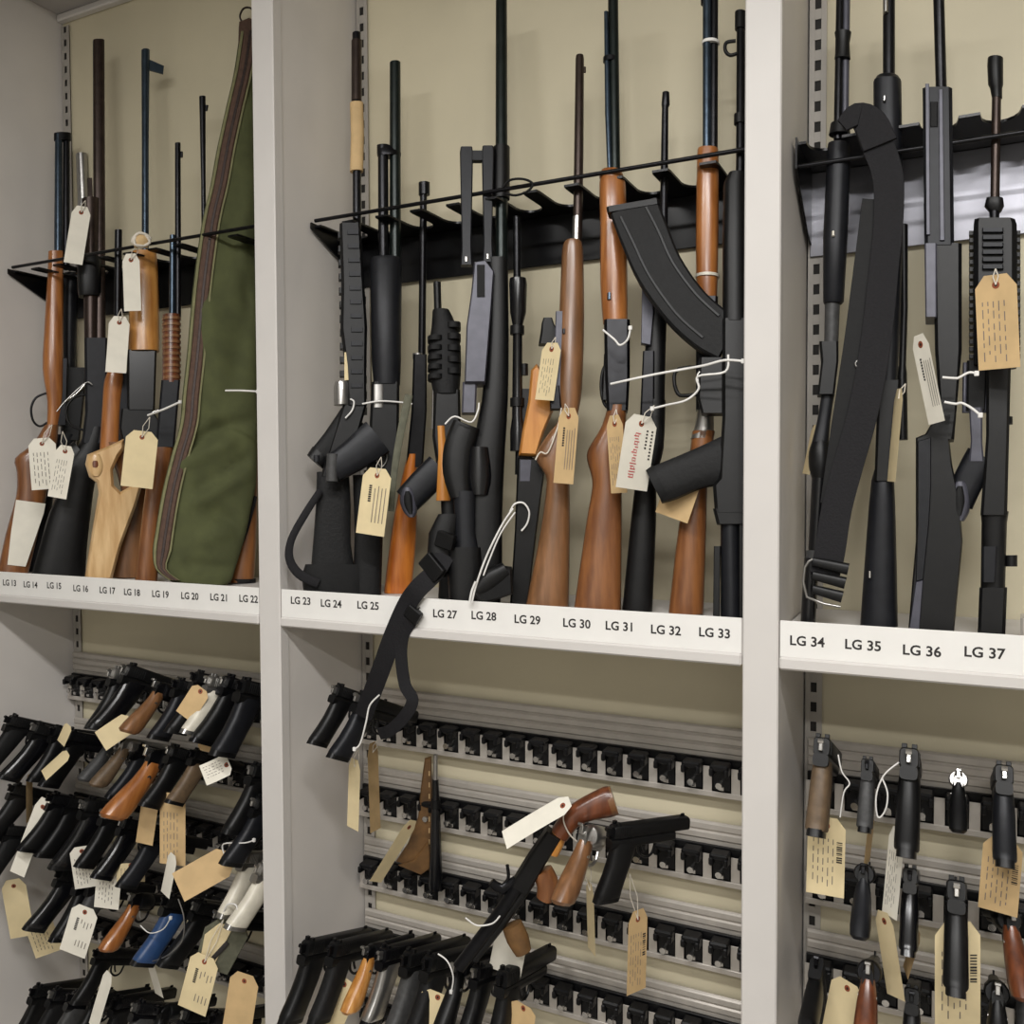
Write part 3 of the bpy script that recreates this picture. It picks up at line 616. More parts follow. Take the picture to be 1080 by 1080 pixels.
g.rows('stock_hinge', [(536, 752, 788), (552, 756, 788)], 'blk', th=.04, e='b'); g.rows('stock_tube', [(548, 760, 780), (654, 760, 782)], 'slate_dk', k=1); g.rows('stock_rail', [(575, 753, 760), (654, 752, 759)], 'blk', th=.02, e='b'); g.rows('stock_back', [(548, 779, 788), (654, 779, 788)], 'blk', th=.03, e='b'); g.done()

# ---- right bay
g = gun('tube_shotgun', 'black pump shotgun with chromed white-dotted forend at the left wall above LG 34', (854, 655), .07, .122)
g.rows('barrel', [(-6, 882, 890), (155, 879, 888)], 'steel_dark', k=1); g.rows('magazine_tube', [(-6, 888, 897), (155, 887, 895)], 'slate', k=1, o=.004); g.rows('barrel_clamp', [(42, 880, 898), (54, 882, 896), (70, 880, 897)], 'blk', k=.8)
g.rows('end_cap', [(138, 876, 896), (150, 874, 897)], 'blk', k=.9)
g.rows('pump_forend', [(160, 873, 896), (172, 872, 897), (260, 868, 894), (326, 868, 890), (328, 869, 888)], 'slate_dk', k=.95, e=2.4); g.rows('white_dot', [(256, 876, 881), (261, 876, 881)], 'ivory', th=.046)
g.rows('action_bar', [(326, 870, 886), (374, 869, 884)], 'grip_grey', k=.9); g.rows('receiver', [(370, 864, 884), (390, 866, 884), (425, 862, 880)], 'blk', th=.036, e='b')
g.rows('button', [(370, 873, 878), (384, 872, 878)], 'nickel', k=1, o=-.012); g.rows('wrist', [(424, 866, 880), (450, 862, 876), (474, 856, 874)], 'slate_dk', k=.9, e=3, sm=2)
g.rows('knob', [(472, 857, 874), (484, 853, 877), (500, 853, 878), (512, 856, 876)], 'blk', k=.95, sm=3)
g.rows('lower_tube', [(510, 856, 874), (592, 852, 868)], 'blk_gloss', k=1); g.rows('collar', [(588, 850, 868), (598, 849, 866)], 'grip_grey', k=1); g.rows('butt_tube', [(596, 848, 864), (666, 844, 860)], 'blk_gloss', k=1.2)
g.done()
g = gun('sling_rifle', 'black rifle with a wide nylon sling draped down its front, above LG 35', (924, 659), .085, .126)
g.rows('barrel', [(-6, 931, 944), (95, 931, 944)], 'steel_dark', k=1, label='dark barrel with a pale band'); g.rows('barrel_band', [(2, 931, 937), (25, 931, 937)], 'nickel', th=.02, o=-.006)
g.rows('forend', [(88, 926, 946), (93, 922, 950), (110, 921, 951), (240, 924, 952), (330, 926, 950), (420, 926, 946)], 'slate_dk', k=.9, e=2.5, sm=2); g.rows('swivel_stud', [(116, 930, 935), (121, 930, 935)], 'nickel', th=.05)
g.rows('scope', [(240, 948, 958), (330, 950, 958), (390, 948, 956), (400, 946, 957), (470, 946, 958)], 'blk', k=1, o=.02); g.rows('receiver', [(410, 926, 950), (515, 922, 944)], 'blk', th=.034, e='b')
g.rows('stock', [(500, 924, 940), (514, 919, 943), (570, 914, 945), (668, 907, 947)], 'slate_dk', k=.9, e=2.6, sm=2); g.rows('stock_stud', [(609, 915, 920), (616, 915, 920)], 'chrome', th=.052)
g.strip('sling_top', [(890, 158, 14), (904, 148, 24), (918, 156, 34), (928, 178, 36)], 'nylon', th=.006, o=-.062, e='b', sm=4)
g.strip('sling', [(908, 152, 20), (922, 170, 32), (934, 200, 32), (937, 225, 31), (936, 260, 30), (932, 300, 30), (927, 350, 31), (920, 400, 31), (910, 450, 31), (896, 500, 31), (884, 545, 31), (877, 590, 31), (872, 612, 30)], 'nylon', th=.004, o=-.058, e='b', sm=4)
g.strip('sling_under', [(920, 230, 20), (914, 300, 26), (905, 370, 26), (896, 430, 26), (886, 490, 24), (878, 540, 22)], 'rubber', th=.004, o=-.05, e='b', sm=4)
for i in range(3): g.strip('buckle_bar', [(860, 598+i*14, 9), (896-i*3, 606+i*14, 12)], 'blk', th=.012, o=-.064, e=3)
g.wire('buckle', [(860, 596), (852, 604), (854, 634), (888, 644)], 'nickel', .002, -.062, sm=2); g.wire('snap_ring', [(908, 392), (903, 398), (908, 404), (913, 398), (908, 392)], 'nickel', .0014, -.056); g.done()
g = gun('angular_rifle', 'black rifle with angular faceted stock and slim tagged receiver above LG 36', (985, 664), .07, .124)
g.rows('barrel', [(-8, 981, 996), (3, 981, 997), (7, 984, 996), (115, 987, 999)], 'steel_dark', k=1, smooth=30)
g.rows('handguard', [(108, 973, 1004), (190, 974, 1005), (272, 975, 1006)], 'slate_dk', th=.045, e='b'); g.rows('rail', [(106, 976, 980), (262, 977, 981)], 'slate', th=.052, e='b'); g.rows('rail', [(112, 990, 994), (268, 991, 996)], 'slate', th=.052, e='b'); g.rows('rail_slot', [(124, 981, 989), (150, 981, 989)], 'rubber', th=.048, e='b')
g.rows('side_plate', [(272, 975, 988), (348, 976, 988)], 'slate', th=.05, e='b', o=-.004); g.rows('receiver', [(270, 984, 1014), (380, 986, 1014), (450, 992, 1008), (474, 980, 1006)], 'blk', th=.042, e='b')
g.poly('stock', [(986, 450), (1004, 446), (1001, 472), (1004, 500), (1012, 540), (1015, 580), (1006, 674), (958, 674), (966, 580), (966, 472), (976, 468)], 'blk', th=.042, bev=3)
g.poly('stock_facet', [(968, 476), (982, 472), (982, 522), (980, 560), (974, 620), (966, 622), (968, 560)], 'slate_dk', th=.008, bev=1.5, o=-.021)
g.poly('butt_facet', [(966, 622), (974, 620), (970, 672), (959, 672)], 'slate', th=.008, bev=1.5, o=-.021); g.done()
g = gun('black_carbine', 'black carbine with railed handguard and hollow pistol grip above LG 37', (1046, 668), .07, .124)
g.rows('muzzle_device', [(70, 1041.5, 1058), (78, 1041, 1058), (98, 1042, 1058), (102, 1044, 1057), (112, 1046, 1057)], 'blk', k=1); g.rows('barrel', [(104, 1046, 1056), (232, 1044, 1054)], 'steel_brown', k=1); g.rows('gas_block', [(218, 1040, 1058), (226, 1038, 1059), (232, 1043, 1056)], 'blk', k=.8, e=3); g.rows('barrel_nut', [(228, 1043, 1054), (248, 1044, 1054)], 'steel_dark', k=1)
hg = g.rows('handguard', [(244, 1028, 1070), (250, 1027, 1072), (395, 1027, 1072)], 'blk', th=.05, e='b')
for i in range(18):
    y = 254+i*7.6
    for xa, xb in ((1022, 1027), (1072, 1076)): g.rows('rail_tooth', [(y, xa, xb), (y+4.2, xa, xb)], 'blk', th=.02, e='b', parent=hg)
for i in range(6): g.rows('rail_bar', [(256+i*7.6, 1036, 1058), (260+i*7.6, 1036, 1058)], 'slate_dk', th=.01, e='b', o=-.026, parent=hg)
g.wire('magazine_well', [(1018, 392), (1017, 444), (1040, 444), (1043, 392)], 'slate', .003, -.008, sm=1); g.rows('magazine_dark', [(390, 1020, 1042), (442, 1019, 1040)], 'rubber', th=.024, e='b')
g.rows('receiver', [(392, 1040, 1066), (470, 1040, 1064), (552, 1034, 1062)], 'blk', th=.04, e='b'); g.rows('forward_assist', [(448, 1058, 1068), (456, 1058, 1068)], 'blk', k=1)
g.rows('selector', [(440, 1022, 1036), (475, 1024, 1036), (496, 1022, 1038)], 'slate', th=.024, e='b', o=-.006)
g.strip('grip', [(1036, 490, 36), (1022, 514, 33), (1011, 540, 31)], 'slate_dk', th=.034, e=3, sm=3); g.rows('grip_rim', [(517, 1008, 1018), (523, 1003, 1022), (536, 1001, 1024), (550, 1003, 1022), (558, 1008, 1017)], 'slate', th=.034, o=-.004, e=3, sm=2); g.rows('grip_bore', [(522, 1009, 1017), (528, 1005, 1019), (538, 1004, 1020), (548, 1006, 1018), (553, 1010, 1015)], 'rubber', th=.038, o=-.004, e=3, sm=2)
g.rows('buffer_tube', [(548, 1034, 1064), (560, 1035, 1062), (632, 1034, 1060)], 'blk', k=.95, e=3); g.rows('adjuster', [(585, 1036, 1052), (622, 1036, 1050)], 'slate_dk', th=.046, e='b'); g.rows('sling_stud', [(594, 1060, 1073), (606, 1060, 1073)], 'blk', k=1)
g.rows('stock_rod', [(630, 1038, 1046), (676, 1036, 1044)], 'nickel', k=1, o=-.01); g.rows('stock_body', [(628, 1033, 1062), (678, 1031, 1060)], 'blk', th=.04, e='b'); g.done()
g = Item('shelf_divider', 'grey foam block standing on the shelf at the right edge above LG 37', 'divider', (1082, 660), D+.05, D+.05)
g.rows('block', [(650, 1076, 1100), (676, 1076, 1100)], 'zinc', th=.05, e='b'); g.done()
#@@PART2
# ------------------------------------------------------------------ handguns (built once per kind, then copied)
def secy(y, cx, cz, hx, hz, e): return section(Vector((cx, y, cz)), Vector((hx, 0, 0)), Vector((0, 0, hz)), e)
def secz(z, cy, hx, hy, e): return section(Vector((0, cy, z)), Vector((hx, 0, 0)), Vector((0, hy, 0)), e)
def M(name, vf, smooth=40):
    me = fixn(mesh(name, *vf, smooth)); me.materials.append(MATS['blk']); return me
def shear(vf, k): return [(v[0], v[1]+k*v[2], v[2]) for v in vf[0]], vf[1]
GUARD = M('trigger_guard', tubev(crom([(0, .062, -.044), (0, .066, -.062), (0, .082, -.072), (0, .098, -.066), (0, .104, -.044)], 4), .0028, 6))
TRIG = M('trigger', tubev([(0, .072, -.044), (0, .076, -.054), (0, .081, -.062)], .0026, 6))
PISTOL = [('slide', M('slide', rings([secy(y, 0, -.0135+dz, hx, .0135+dz, 5) for y, hx, dz in ((0, .0115, -.001), (.004, .0125, 0), (.176, .0125, 0), (.18, .0115, -.0015))])), 's'),
          ('frame', M('frame', rings([secy(y, 0, -.035, .0115, .0095, 4) for y in (-.006, .0, .14, .146)])), 'f'),
          ('rear_sight', M('rear_sight', join(boxv(-.010, -.003, .006, .014, -.002, .0055, .0006), boxv(.003, .010, .006, .014, -.002, .0055, .0006))), 's'),
          ('front_sight', M('front_sight', boxv(-.0018, .0018, .165, .173, -.002, .0045, .0005)), 's'),
          ('slide_serration', M('slide_serration', join(*[boxv(-.0132, .0132, .012+i*.005, .0145+i*.005, -.024, -.004, .0003) for i in range(6)])), 's'),
          ('grip', M('grip', rings([secz(z, cy, hx, hy, 3) for z, cy, hx, hy in ((-.034, .030, .0125, .03), (-.05, .026, .0145, .027), (-.075, .019, .0155, .0255), (-.1, .010, .0155, .025), (-.125, .0, .016, .026), (-.134, -.003, .0158, .027), (-.137, -.004, .0145, .026))])), 'g'),
          ('magazine_base', M('magazine_base', rings([secz(z, cy, .0125, .027, 4) for z, cy in ((-.135, -.003), (-.146, -.006))])), 'f'),
          ('hammer', M('hammer', join(boxv(-.003, .003, -.012, .004, -.022, -.006, .001), tubev([(-.004, -.011, -.008), (.004, -.011, -.008)], .0042, 8))), 'h'),
          ('trigger_guard', GUARD, 'f'), ('trigger', TRIG, 'f')]
REVOLVER = [('barrel', M('barrel', join(rings([secy(y, 0, -.012, .0085, .011, 3) for y in (.058, .16)]), tubev([(0, .06, -.024), (0, .145, -.024)], .005, 8))), 's'),
            ('frame', M('frame', rings([secy(y, 0, cz, .0085, hz, 3.5) for y, cz, hz in ((-.004, -.026, .014), (.004, -.02, .018), (.016, -.02, .02), (.06, -.02, .021), (.066, -.018, .018))])), 's'),
            ('cylinder', M('cylinder', rings([secy(y, 0, -.018, r, r, 2) for y, r in ((.016, .017), (.019, .0192), (.052, .0192), (.056, .016))])), 's'),
            ('hammer', M('hammer', join(boxv(-.0035, .0035, -.014, .002, -.018, -.002, .001), boxv(-.005, .005, -.02, -.011, -.004, .001, .001))), 'h'),
            ('front_sight', M('front_sight', boxv(-.0015, .0015, .146, .158, -.002, .006, .0005)), 's'),
            ('grip', M('grip', rings([secz(z, cy, hx, hy, 2.4) for z, cy, hx, hy in ((-.026, .012, .010, .017), (-.04, .008, .0125, .0165), (-.06, .001, .0155, .0175), (-.085, -.010, .0175, .0215), (-.11, -.021, .0185, .025), (-.125, -.028, .017, .025), (-.131, -.030, .011, .018))])), 'g'),
            ('grip_medallion', M('grip_medallion', tubev([(-.0142, .004, -.052), (.0142, .004, -.052)], .004, 10)), 'h'),
            ('trigger_guard', M('trigger_guard', tubev(crom([(0, .022, -.038), (0, .024, -.058), (0, .04, -.066), (0, .056, -.058), (0, .06, -.038)], 4), .003, 6)), 's'),
            ('trigger', M('trigger', tubev([(0, .032, -.038), (0, .036, -.05), (0, .042, -.057)], .0026, 6)), 'h')]
KINDS = {'pistol': PISTOL, 'revolver': REVOLVER}
def handgun(kind, label, px, Y=.05, slide='blk', grip='blk', hammer='steel_dark', sc_=1., yaw=0., pit=-22, roll=0., group='handguns hung on the racks', frame=None):
    p = at(px[0], px[1], D+Y)
    r = thing(kind, label, 'handgun', p, group, Euler((math.radians(pit), math.radians(roll), math.radians(yaw))))
    r.scale = (sc_, sc_, sc_)
    mm = {'s': slide, 'f': frame or ('blk' if slide in ('chrome', 'nickel') and grip == 'blk' else slide), 'g': grip, 'h': hammer}
    for nm, me, role in KINDS[kind]:
        o = bpy.data.objects.new(nm, me); COL.objects.link(o); o.parent = r
        o.material_slots[0].link = 'OBJECT'; o.material_slots[0].material = MATS[mm[role]]
    return r
R_ = 'right bay, '
# right bay
handgun('pistol', 'black pistol with worn brown grip, top row beside the right bay side wall', (867, 777), .05, 'blk', 'grip_brown', 'chrome', .98)
handgun('pistol', 'small slim black pistol, second from the left in the right bay top row', (915, 800), .07, 'blk', 'grip_grey', 'steel_dark', .72)
handgun('pistol', 'large black pistol with silver hammer, middle of the right bay top row', (959, 788), .05, 'blk', 'blk', 'chrome', 1.03)
handgun('revolver', 'tiny nickel revolver with dark grip, fourth in the right bay top row', (1011, 812), .07, 'nickel', 'blk', 'chrome', .66)
handgun('pistol', 'black pistol with grey-green grip at the right edge of the right bay top row', (1059, 806), .05, 'blk', 'slate_dk', 'chrome', .92)
handgun('revolver', 'black revolver with polished dark grip, leftmost of the right bay second row', (911, 911), .06, 'blk', 'slate_dk', 'steel_dark', .78)
handgun('pistol', 'glossy black pistol hanging under the large pistol, second row of the right bay', (960, 915), .06, 'blk_gloss', 'blk_gloss', 'steel_dark', .8)
handgun('pistol', 'long-gripped black pistol with silver rear in front of a manila card, right bay second row', (1009, 928), .04, 'blk', 'blk', 'chrome', 1.0)
handgun('revolver', 'dark revolver half hidden at the right edge, right bay second row', (1066, 958), .06, 'blk', 'wood_dark', 'chrome', .85, 12)
handgun('pistol', 'black pistol tipped sideways against the side wall, right bay lowest visible row', (862, 1010), .07, 'blk_rough', 'blk', 'steel_dark', .85, 0, -60)
handgun('revolver', 'revolver with glossy red-brown grip, bottom of the right bay', (916, 1014), .03, 'steel_dark', 'wood_dark', 'nickel', .9)
handgun('pistol', 'black pistol cut off by the bottom edge in the middle of the right bay', (962, 1042), .06, 'blk', 'blk', 'steel_dark', .8)
handgun('revolver', 'black revolver at the bottom right corner of the right bay', (1052, 1036), .05, 'blk', 'blk', 'nickel', .85)
handgun('pistol', 'black pistol cut off by the frame beside the bottom right corner', (1084, 1010), .07, 'blk', 'grip_grey', 'chrome', .9)
# middle bay
handgun('pistol', 'black pistol with silver rear slide beside the hanging strap', (356, 722), .02, 'blk', 'blk', 'nickel', .8, -12, -24)
handgun('pistol', 'black pistol with grey grip panel touching the hanging strap', (380, 730), .035, 'blk', 'slate_dk', 'nickel', .88, -14, -24)
handgun('revolver', 'chrome revolver with large polished wooden grip in the middle bay second row', (618, 869), .04, 'nickel', 'wood_brown', 'chrome', .98, -10, -22)
handgun('pistol', 'black long-slide pistol right of the chrome revolver in the middle bay', (646, 870), .04, 'blk', 'blk', 'blk', .86, -36, -4)
for px, kd, s, gr, hm, sc_, lb in (
    ((323, 992), 'pistol', 'blk', 'blk', 'steel_dark', 1.0, 'black pistol at the left end of the middle bay bottom row, by the side wall'),
    ((352, 994), 'pistol', 'blk', 'blk_rough', 'steel_dark', .95, 'second black pistol from the side wall in the middle bay bottom row'),
    ((388, 997), 'revolver', 'steel_dark', 'wood_tan', 'nickel', .86, 'revolver with amber wooden grip in the middle bay bottom row'),
    ((404, 1000), 'pistol', 'steel_dark', 'nickel', 'nickel', .9, 'pistol with silver grip in the middle bay bottom row'),
    ((430, 1004), 'pistol', 'blk', 'grip_grey', 'steel_dark', 1.0, 'black pistol with coarse grey grip in the middle bay bottom row'),
    ((452, 1008), 'pistol', 'blk', 'blk_rough', 'steel_dark', 1.0, 'black pistol right of the grey grip in the middle bay bottom row'),
    ((482, 1014), 'revolver', 'steel_dark', 'blk', 'nickel', .9, 'dark revolver below the sawn-off rifle muzzle, middle bay bottom row'),
    ((503, 1018), 'pistol', 'steel_dark', 'blk', 'nickel', .9, 'black pistol under the square white card, middle bay bottom row'),
    ((530, 1024), 'pistol', 'blk', 'blk', 'steel_dark', 1.0, 'rightmost black pistol of the middle bay bottom row')):
    handgun(kd, lb, px, .0 if px[0] < 360 else .03, s, gr, hm, sc_, random.uniform(-10, -3), -13+random.uniform(-3, 3))
# left bay
LB = [((120, 704), 'pistol', 'nickel', 'blk', 'chrome', .95, 'black pistol with bright silver rear, leftmost of the left bay top row'),
      ((136, 700), 'pistol', 'blk', 'blk_gloss', 'chrome', 1.05, 'largest black pistol in the left bay top row, next to the silver-backed one'),
      ((168, 718), 'revolver', 'steel_dark', 'wood_brown', 'nickel', .92, 'revolver with brown wooden grip in the left bay top row'),
      ((188, 716), 'pistol', 'blk', 'slate_dk', 'steel_dark', .9, 'slate-gripped pistol right of the brown grip in the left bay top row'),
      ((208, 708), 'pistol', 'blk', 'blk', 'steel_dark', .9, 'black pistol partly behind a tan card in the left bay top row'),
      ((222, 712), 'pistol', 'nickel', 'ivory', 'chrome', .86, 'silver pistol with ivory grip in the left bay top row'),
      ((240, 712), 'pistol', 'steel_dark', 'blk', 'chrome', 1.0, 'dark pistol right of the ivory grip in the left bay top row'),
      ((256, 716), 'pistol', 'blk', 'slate_dk', 'steel_dark', 1.08, 'bulky black pistol next to the post in the left bay top row'),
      ((12, 754), 'pistol', 'blk', 'blk_rough', 'steel_dark', .9, 'black pistol at the left end of the left bay second row'),
      ((40, 762), 'pistol', 'blk', 'blk_gloss', 'nickel', .95, 'glossy black pistol with bright edge, second in the left bay second row'),
      ((58, 766), 'pistol', 'blk', 'blk', 'steel_dark', .88, 'black pistol behind a narrow pale card in the left bay second row'),
      ((74, 770), 'pistol', 'steel_dark', 'blk', 'nickel', .9, 'dark slim pistol with a thin pale edge in the left bay second row'),
      ((116, 776), 'revolver', 'nickel', 'grip_grey', 'chrome', .8, 'silver revolver with grey grip in the left bay second row'),
      ((132, 778), 'revolver', 'nickel', 'grip_brown', 'chrome', .84, 'silver revolver with brown-grey grip in the left bay second row'),
      ((146, 784), 'pistol', 'steel_dark', 'slate_dk', 'chrome', .85, 'steel pistol just left of the large orange wooden grip'),
      ((162, 788), 'revolver', 'steel_dark', 'wood_orange', 'chrome', 1.2, 'large revolver with broad orange wooden grip in the left bay second row'),
      ((182, 786), 'pistol', 'blk', 'blk', 'chrome', .9, 'black pistol just right of the large orange wooden grip'),
      ((206, 790), 'pistol', 'blk', 'grip_brown', 'steel_dark', .8, 'dark pistol under the pale folded card in the left bay second row'),
      ((268, 806), 'pistol', 'blk', 'blk', 'nickel', .95, 'black pistol against the post in the left bay second row'),
      ((272, 840), 'pistol', 'blk', 'slate_dk', 'chrome', .95, 'slate-gripped pistol against the post below the second row'),
      ((16, 826), 'pistol', 'blk', 'blk', 'steel_dark', .9, 'black pistol at the left end of the left bay third row'),
      ((8, 870), 'pistol', 'blk', 'blk_rough', 'steel_dark', .85, 'black pistol cut off by the left edge below the third row'),
      ((56, 836), 'pistol', 'steel_dark', 'blk', 'steel_dark', .92, 'dark pistol behind the pink-edged card in the left bay third row'),
      ((72, 840), 'pistol', 'blk', 'blk', 'steel_dark', .95, 'black pistol in the left bay third row, left of a long-gripped one'),
      ((92, 842), 'pistol', 'blk', 'blk_gloss', 'chrome', 1.1, 'long-gripped glossy black pistol in the left bay third row'),
      ((112, 852), 'pistol', 'nickel', 'blk', 'nickel', .9, 'pistol with grey rear in the left bay third row'),
      ((132, 862), 'pistol', 'steel_dark', 'blk_gloss', 'nickel', .9, 'black pistol with shiny grip hanging over white cards in the left bay'),
      ((156, 874), 'pistol', 'blk', 'slate_dk', 'steel_dark', .85, 'dark blue-black pistol behind the long tan cards in the left bay'),
      ((66, 916), 'pistol', 'blk', 'blk_gloss', 'steel_dark', .95, 'glossy black pistol above the lower left manila cards'),
      ((84, 924), 'pistol', 'steel_dark', 'blk', 'steel_dark', .95, 'black pistol above a white card in the left bay fourth row'),
      ((98, 926), 'pistol', 'blk', 'grip_grey', 'steel_dark', .9, 'grey-gripped black pistol in the left bay fourth row'),
      ((142, 942), 'revolver', 'steel_dark', 'wood_orange', 'nickel', .92, 'revolver with glossy orange grip in the left bay fourth row'),
      ((178, 944), 'pistol', 'blk', 'blue_grip', 'steel_dark', .98, 'black pistol with blue grip in the left bay fourth row'),
      ((210, 950), 'pistol', 'blk', 'blk', 'nickel', .95, 'black pistol right of the blue-gripped one in the left bay'),
      ((232, 958), 'pistol', 'steel_dark', 'blk_gloss', 'nickel', .9, 'steel pistol left of the greenish plastic sleeve in the left bay'),
      ((258, 898), 'pistol', 'nickel', 'ivory', 'chrome', .88, 'silver pistol with white grip beside the post in the left bay fourth row'),
      ((276, 910), 'pistol', 'nickel', 'ivory', 'chrome', .9, 'white-gripped silver pistol touching the post in the left bay'),
      ((104, 1000), 'pistol', 'blk', 'blk', 'steel_dark', .8, 'small black pistol hanging below the orange grip in the left bay')]
for i, (x, y, l) in enumerate(((38, 1040, 'first'), (58, 1043, 'second'), (78, 1046, 'third'), (98, 1049, 'fourth'), (122, 1052, 'fifth'), (146, 1056, 'sixth'), (172, 1060, 'seventh'), (198, 1064, 'eighth'), (226, 1068, 'ninth'))):
    LB.append(((x, y), 'revolver' if i in (3, 6) else 'pistol', ['blk', 'steel_dark', 'blk_gloss'][i % 3], ['blk', 'blk_rough', 'grip_grey'][i % 3], ['steel_dark', 'nickel'][i % 2], .95, '%s dark handgun from the left in the left bay lowest row' % l))
for px, kd, s, gr, hm, sc_, lb in LB:
    handgun(kd, lb, px, (.0 if px[0] < 30 else .05)+random.uniform(-.012, .02), s, gr, hm, sc_, random.uniform(-18, -4), -24+random.uniform(-4, 6), random.uniform(-5, 5))

# ------------------------------------------------------------------ other things hung on the middle bay racks
g = Item('police_baton', 'black tapered rod with silver tip hanging from the middle bay racks', 'baton', (459, 930), D+.2, D+.2, rest=False)
g.rows('shaft', [(822, 456, 462.5), (850, 455, 464), (930, 452, 467), (938, 453, 466)], 'blk_gloss', k=1); g.rows('tip', [(796, 457, 462), (824, 456.5, 462)], 'nickel', k=1); g.rows('collar', [(843, 454.5, 464.5), (852, 454, 465)], 'blk', k=1)
g = Item('knife_sheath', 'brown leather sheath hanging behind the black rod', 'sheath', (440, 900), D+.215, D+.215, rest=False)
g.poly('leather_body', [(448, 800), (455, 798), (457, 900), (452, 918), (436, 914), (418, 908), (430, 890), (441, 862), (444, 830)], 'leather', th=.014, bev=2)
g.poly('leather_flap', [(436, 905), (452, 884), (455, 912), (444, 920), (420, 910)], 'leather', th=.008, bev=1.5, o=-.011)
for i in range(7): g.rows('stitch', [(812+i*12, 452, 453.4), (817+i*12, 452, 453.4)], 'manila_dk', th=.003, o=-.007)
g = Item('sawn_off_rifle', 'sawn-off rifle with flared wooden butt hanging muzzle down across the middle bay', 'rifle', (580, 900), D+.05, D+.05, rest=False)
g.strip('stock', [(590, 880, 20), (604, 862, 22), (622, 852, 26), (640, 846, 32), (646, 844, 30)], 'wood_dark', th=.036, e=2.3, sm=4); g.strip('butt_plate', [(642, 846, 32), (648, 844, 31)], 'wood_brown', th=.038)
g.strip('lever', [(582, 900, 15), (588, 884, 18), (594, 872, 12)], 'wood_amber', th=.022, sm=3)
g.strip('receiver', [(584, 878, 17), (566, 906, 19), (548, 936, 20)], 'blk', th=.03, e='b'); g.strip('barrel', [(556, 920, 15), (524, 968, 15), (484, 1020, 14)], 'steel_dark', k=1); g.strip('magazine_tube', [(560, 930, 10), (528, 976, 10), (500, 1012, 9)], 'blk', k=1)
g.strip('hammer', [(544, 928, 10), (530, 938, 12), (518, 930, 8)], 'steel_dark', th=.012, sm=2); g.wire('sling_swivel', [(535, 912), (536, 926), (530, 934)], 'blk', .003, 0); g.strip('grip', [(572, 918, 22), (578, 934, 24), (574, 948, 18)], 'wood_red', th=.028, sm=3)
g.wire('cord', [(596, 848), (594, 860), (600, 874), (608, 882)], 'string', .0013, -.022); g.wire('cable_tie', [(492, 962), (504, 970), (520, 968), (528, 960)], 'tie_white', .0015, -.02); g.strip('foregrip', [(540, 975, 22), (546, 990, 24), (552, 1004, 18)], 'leather', th=.026, sm=2)

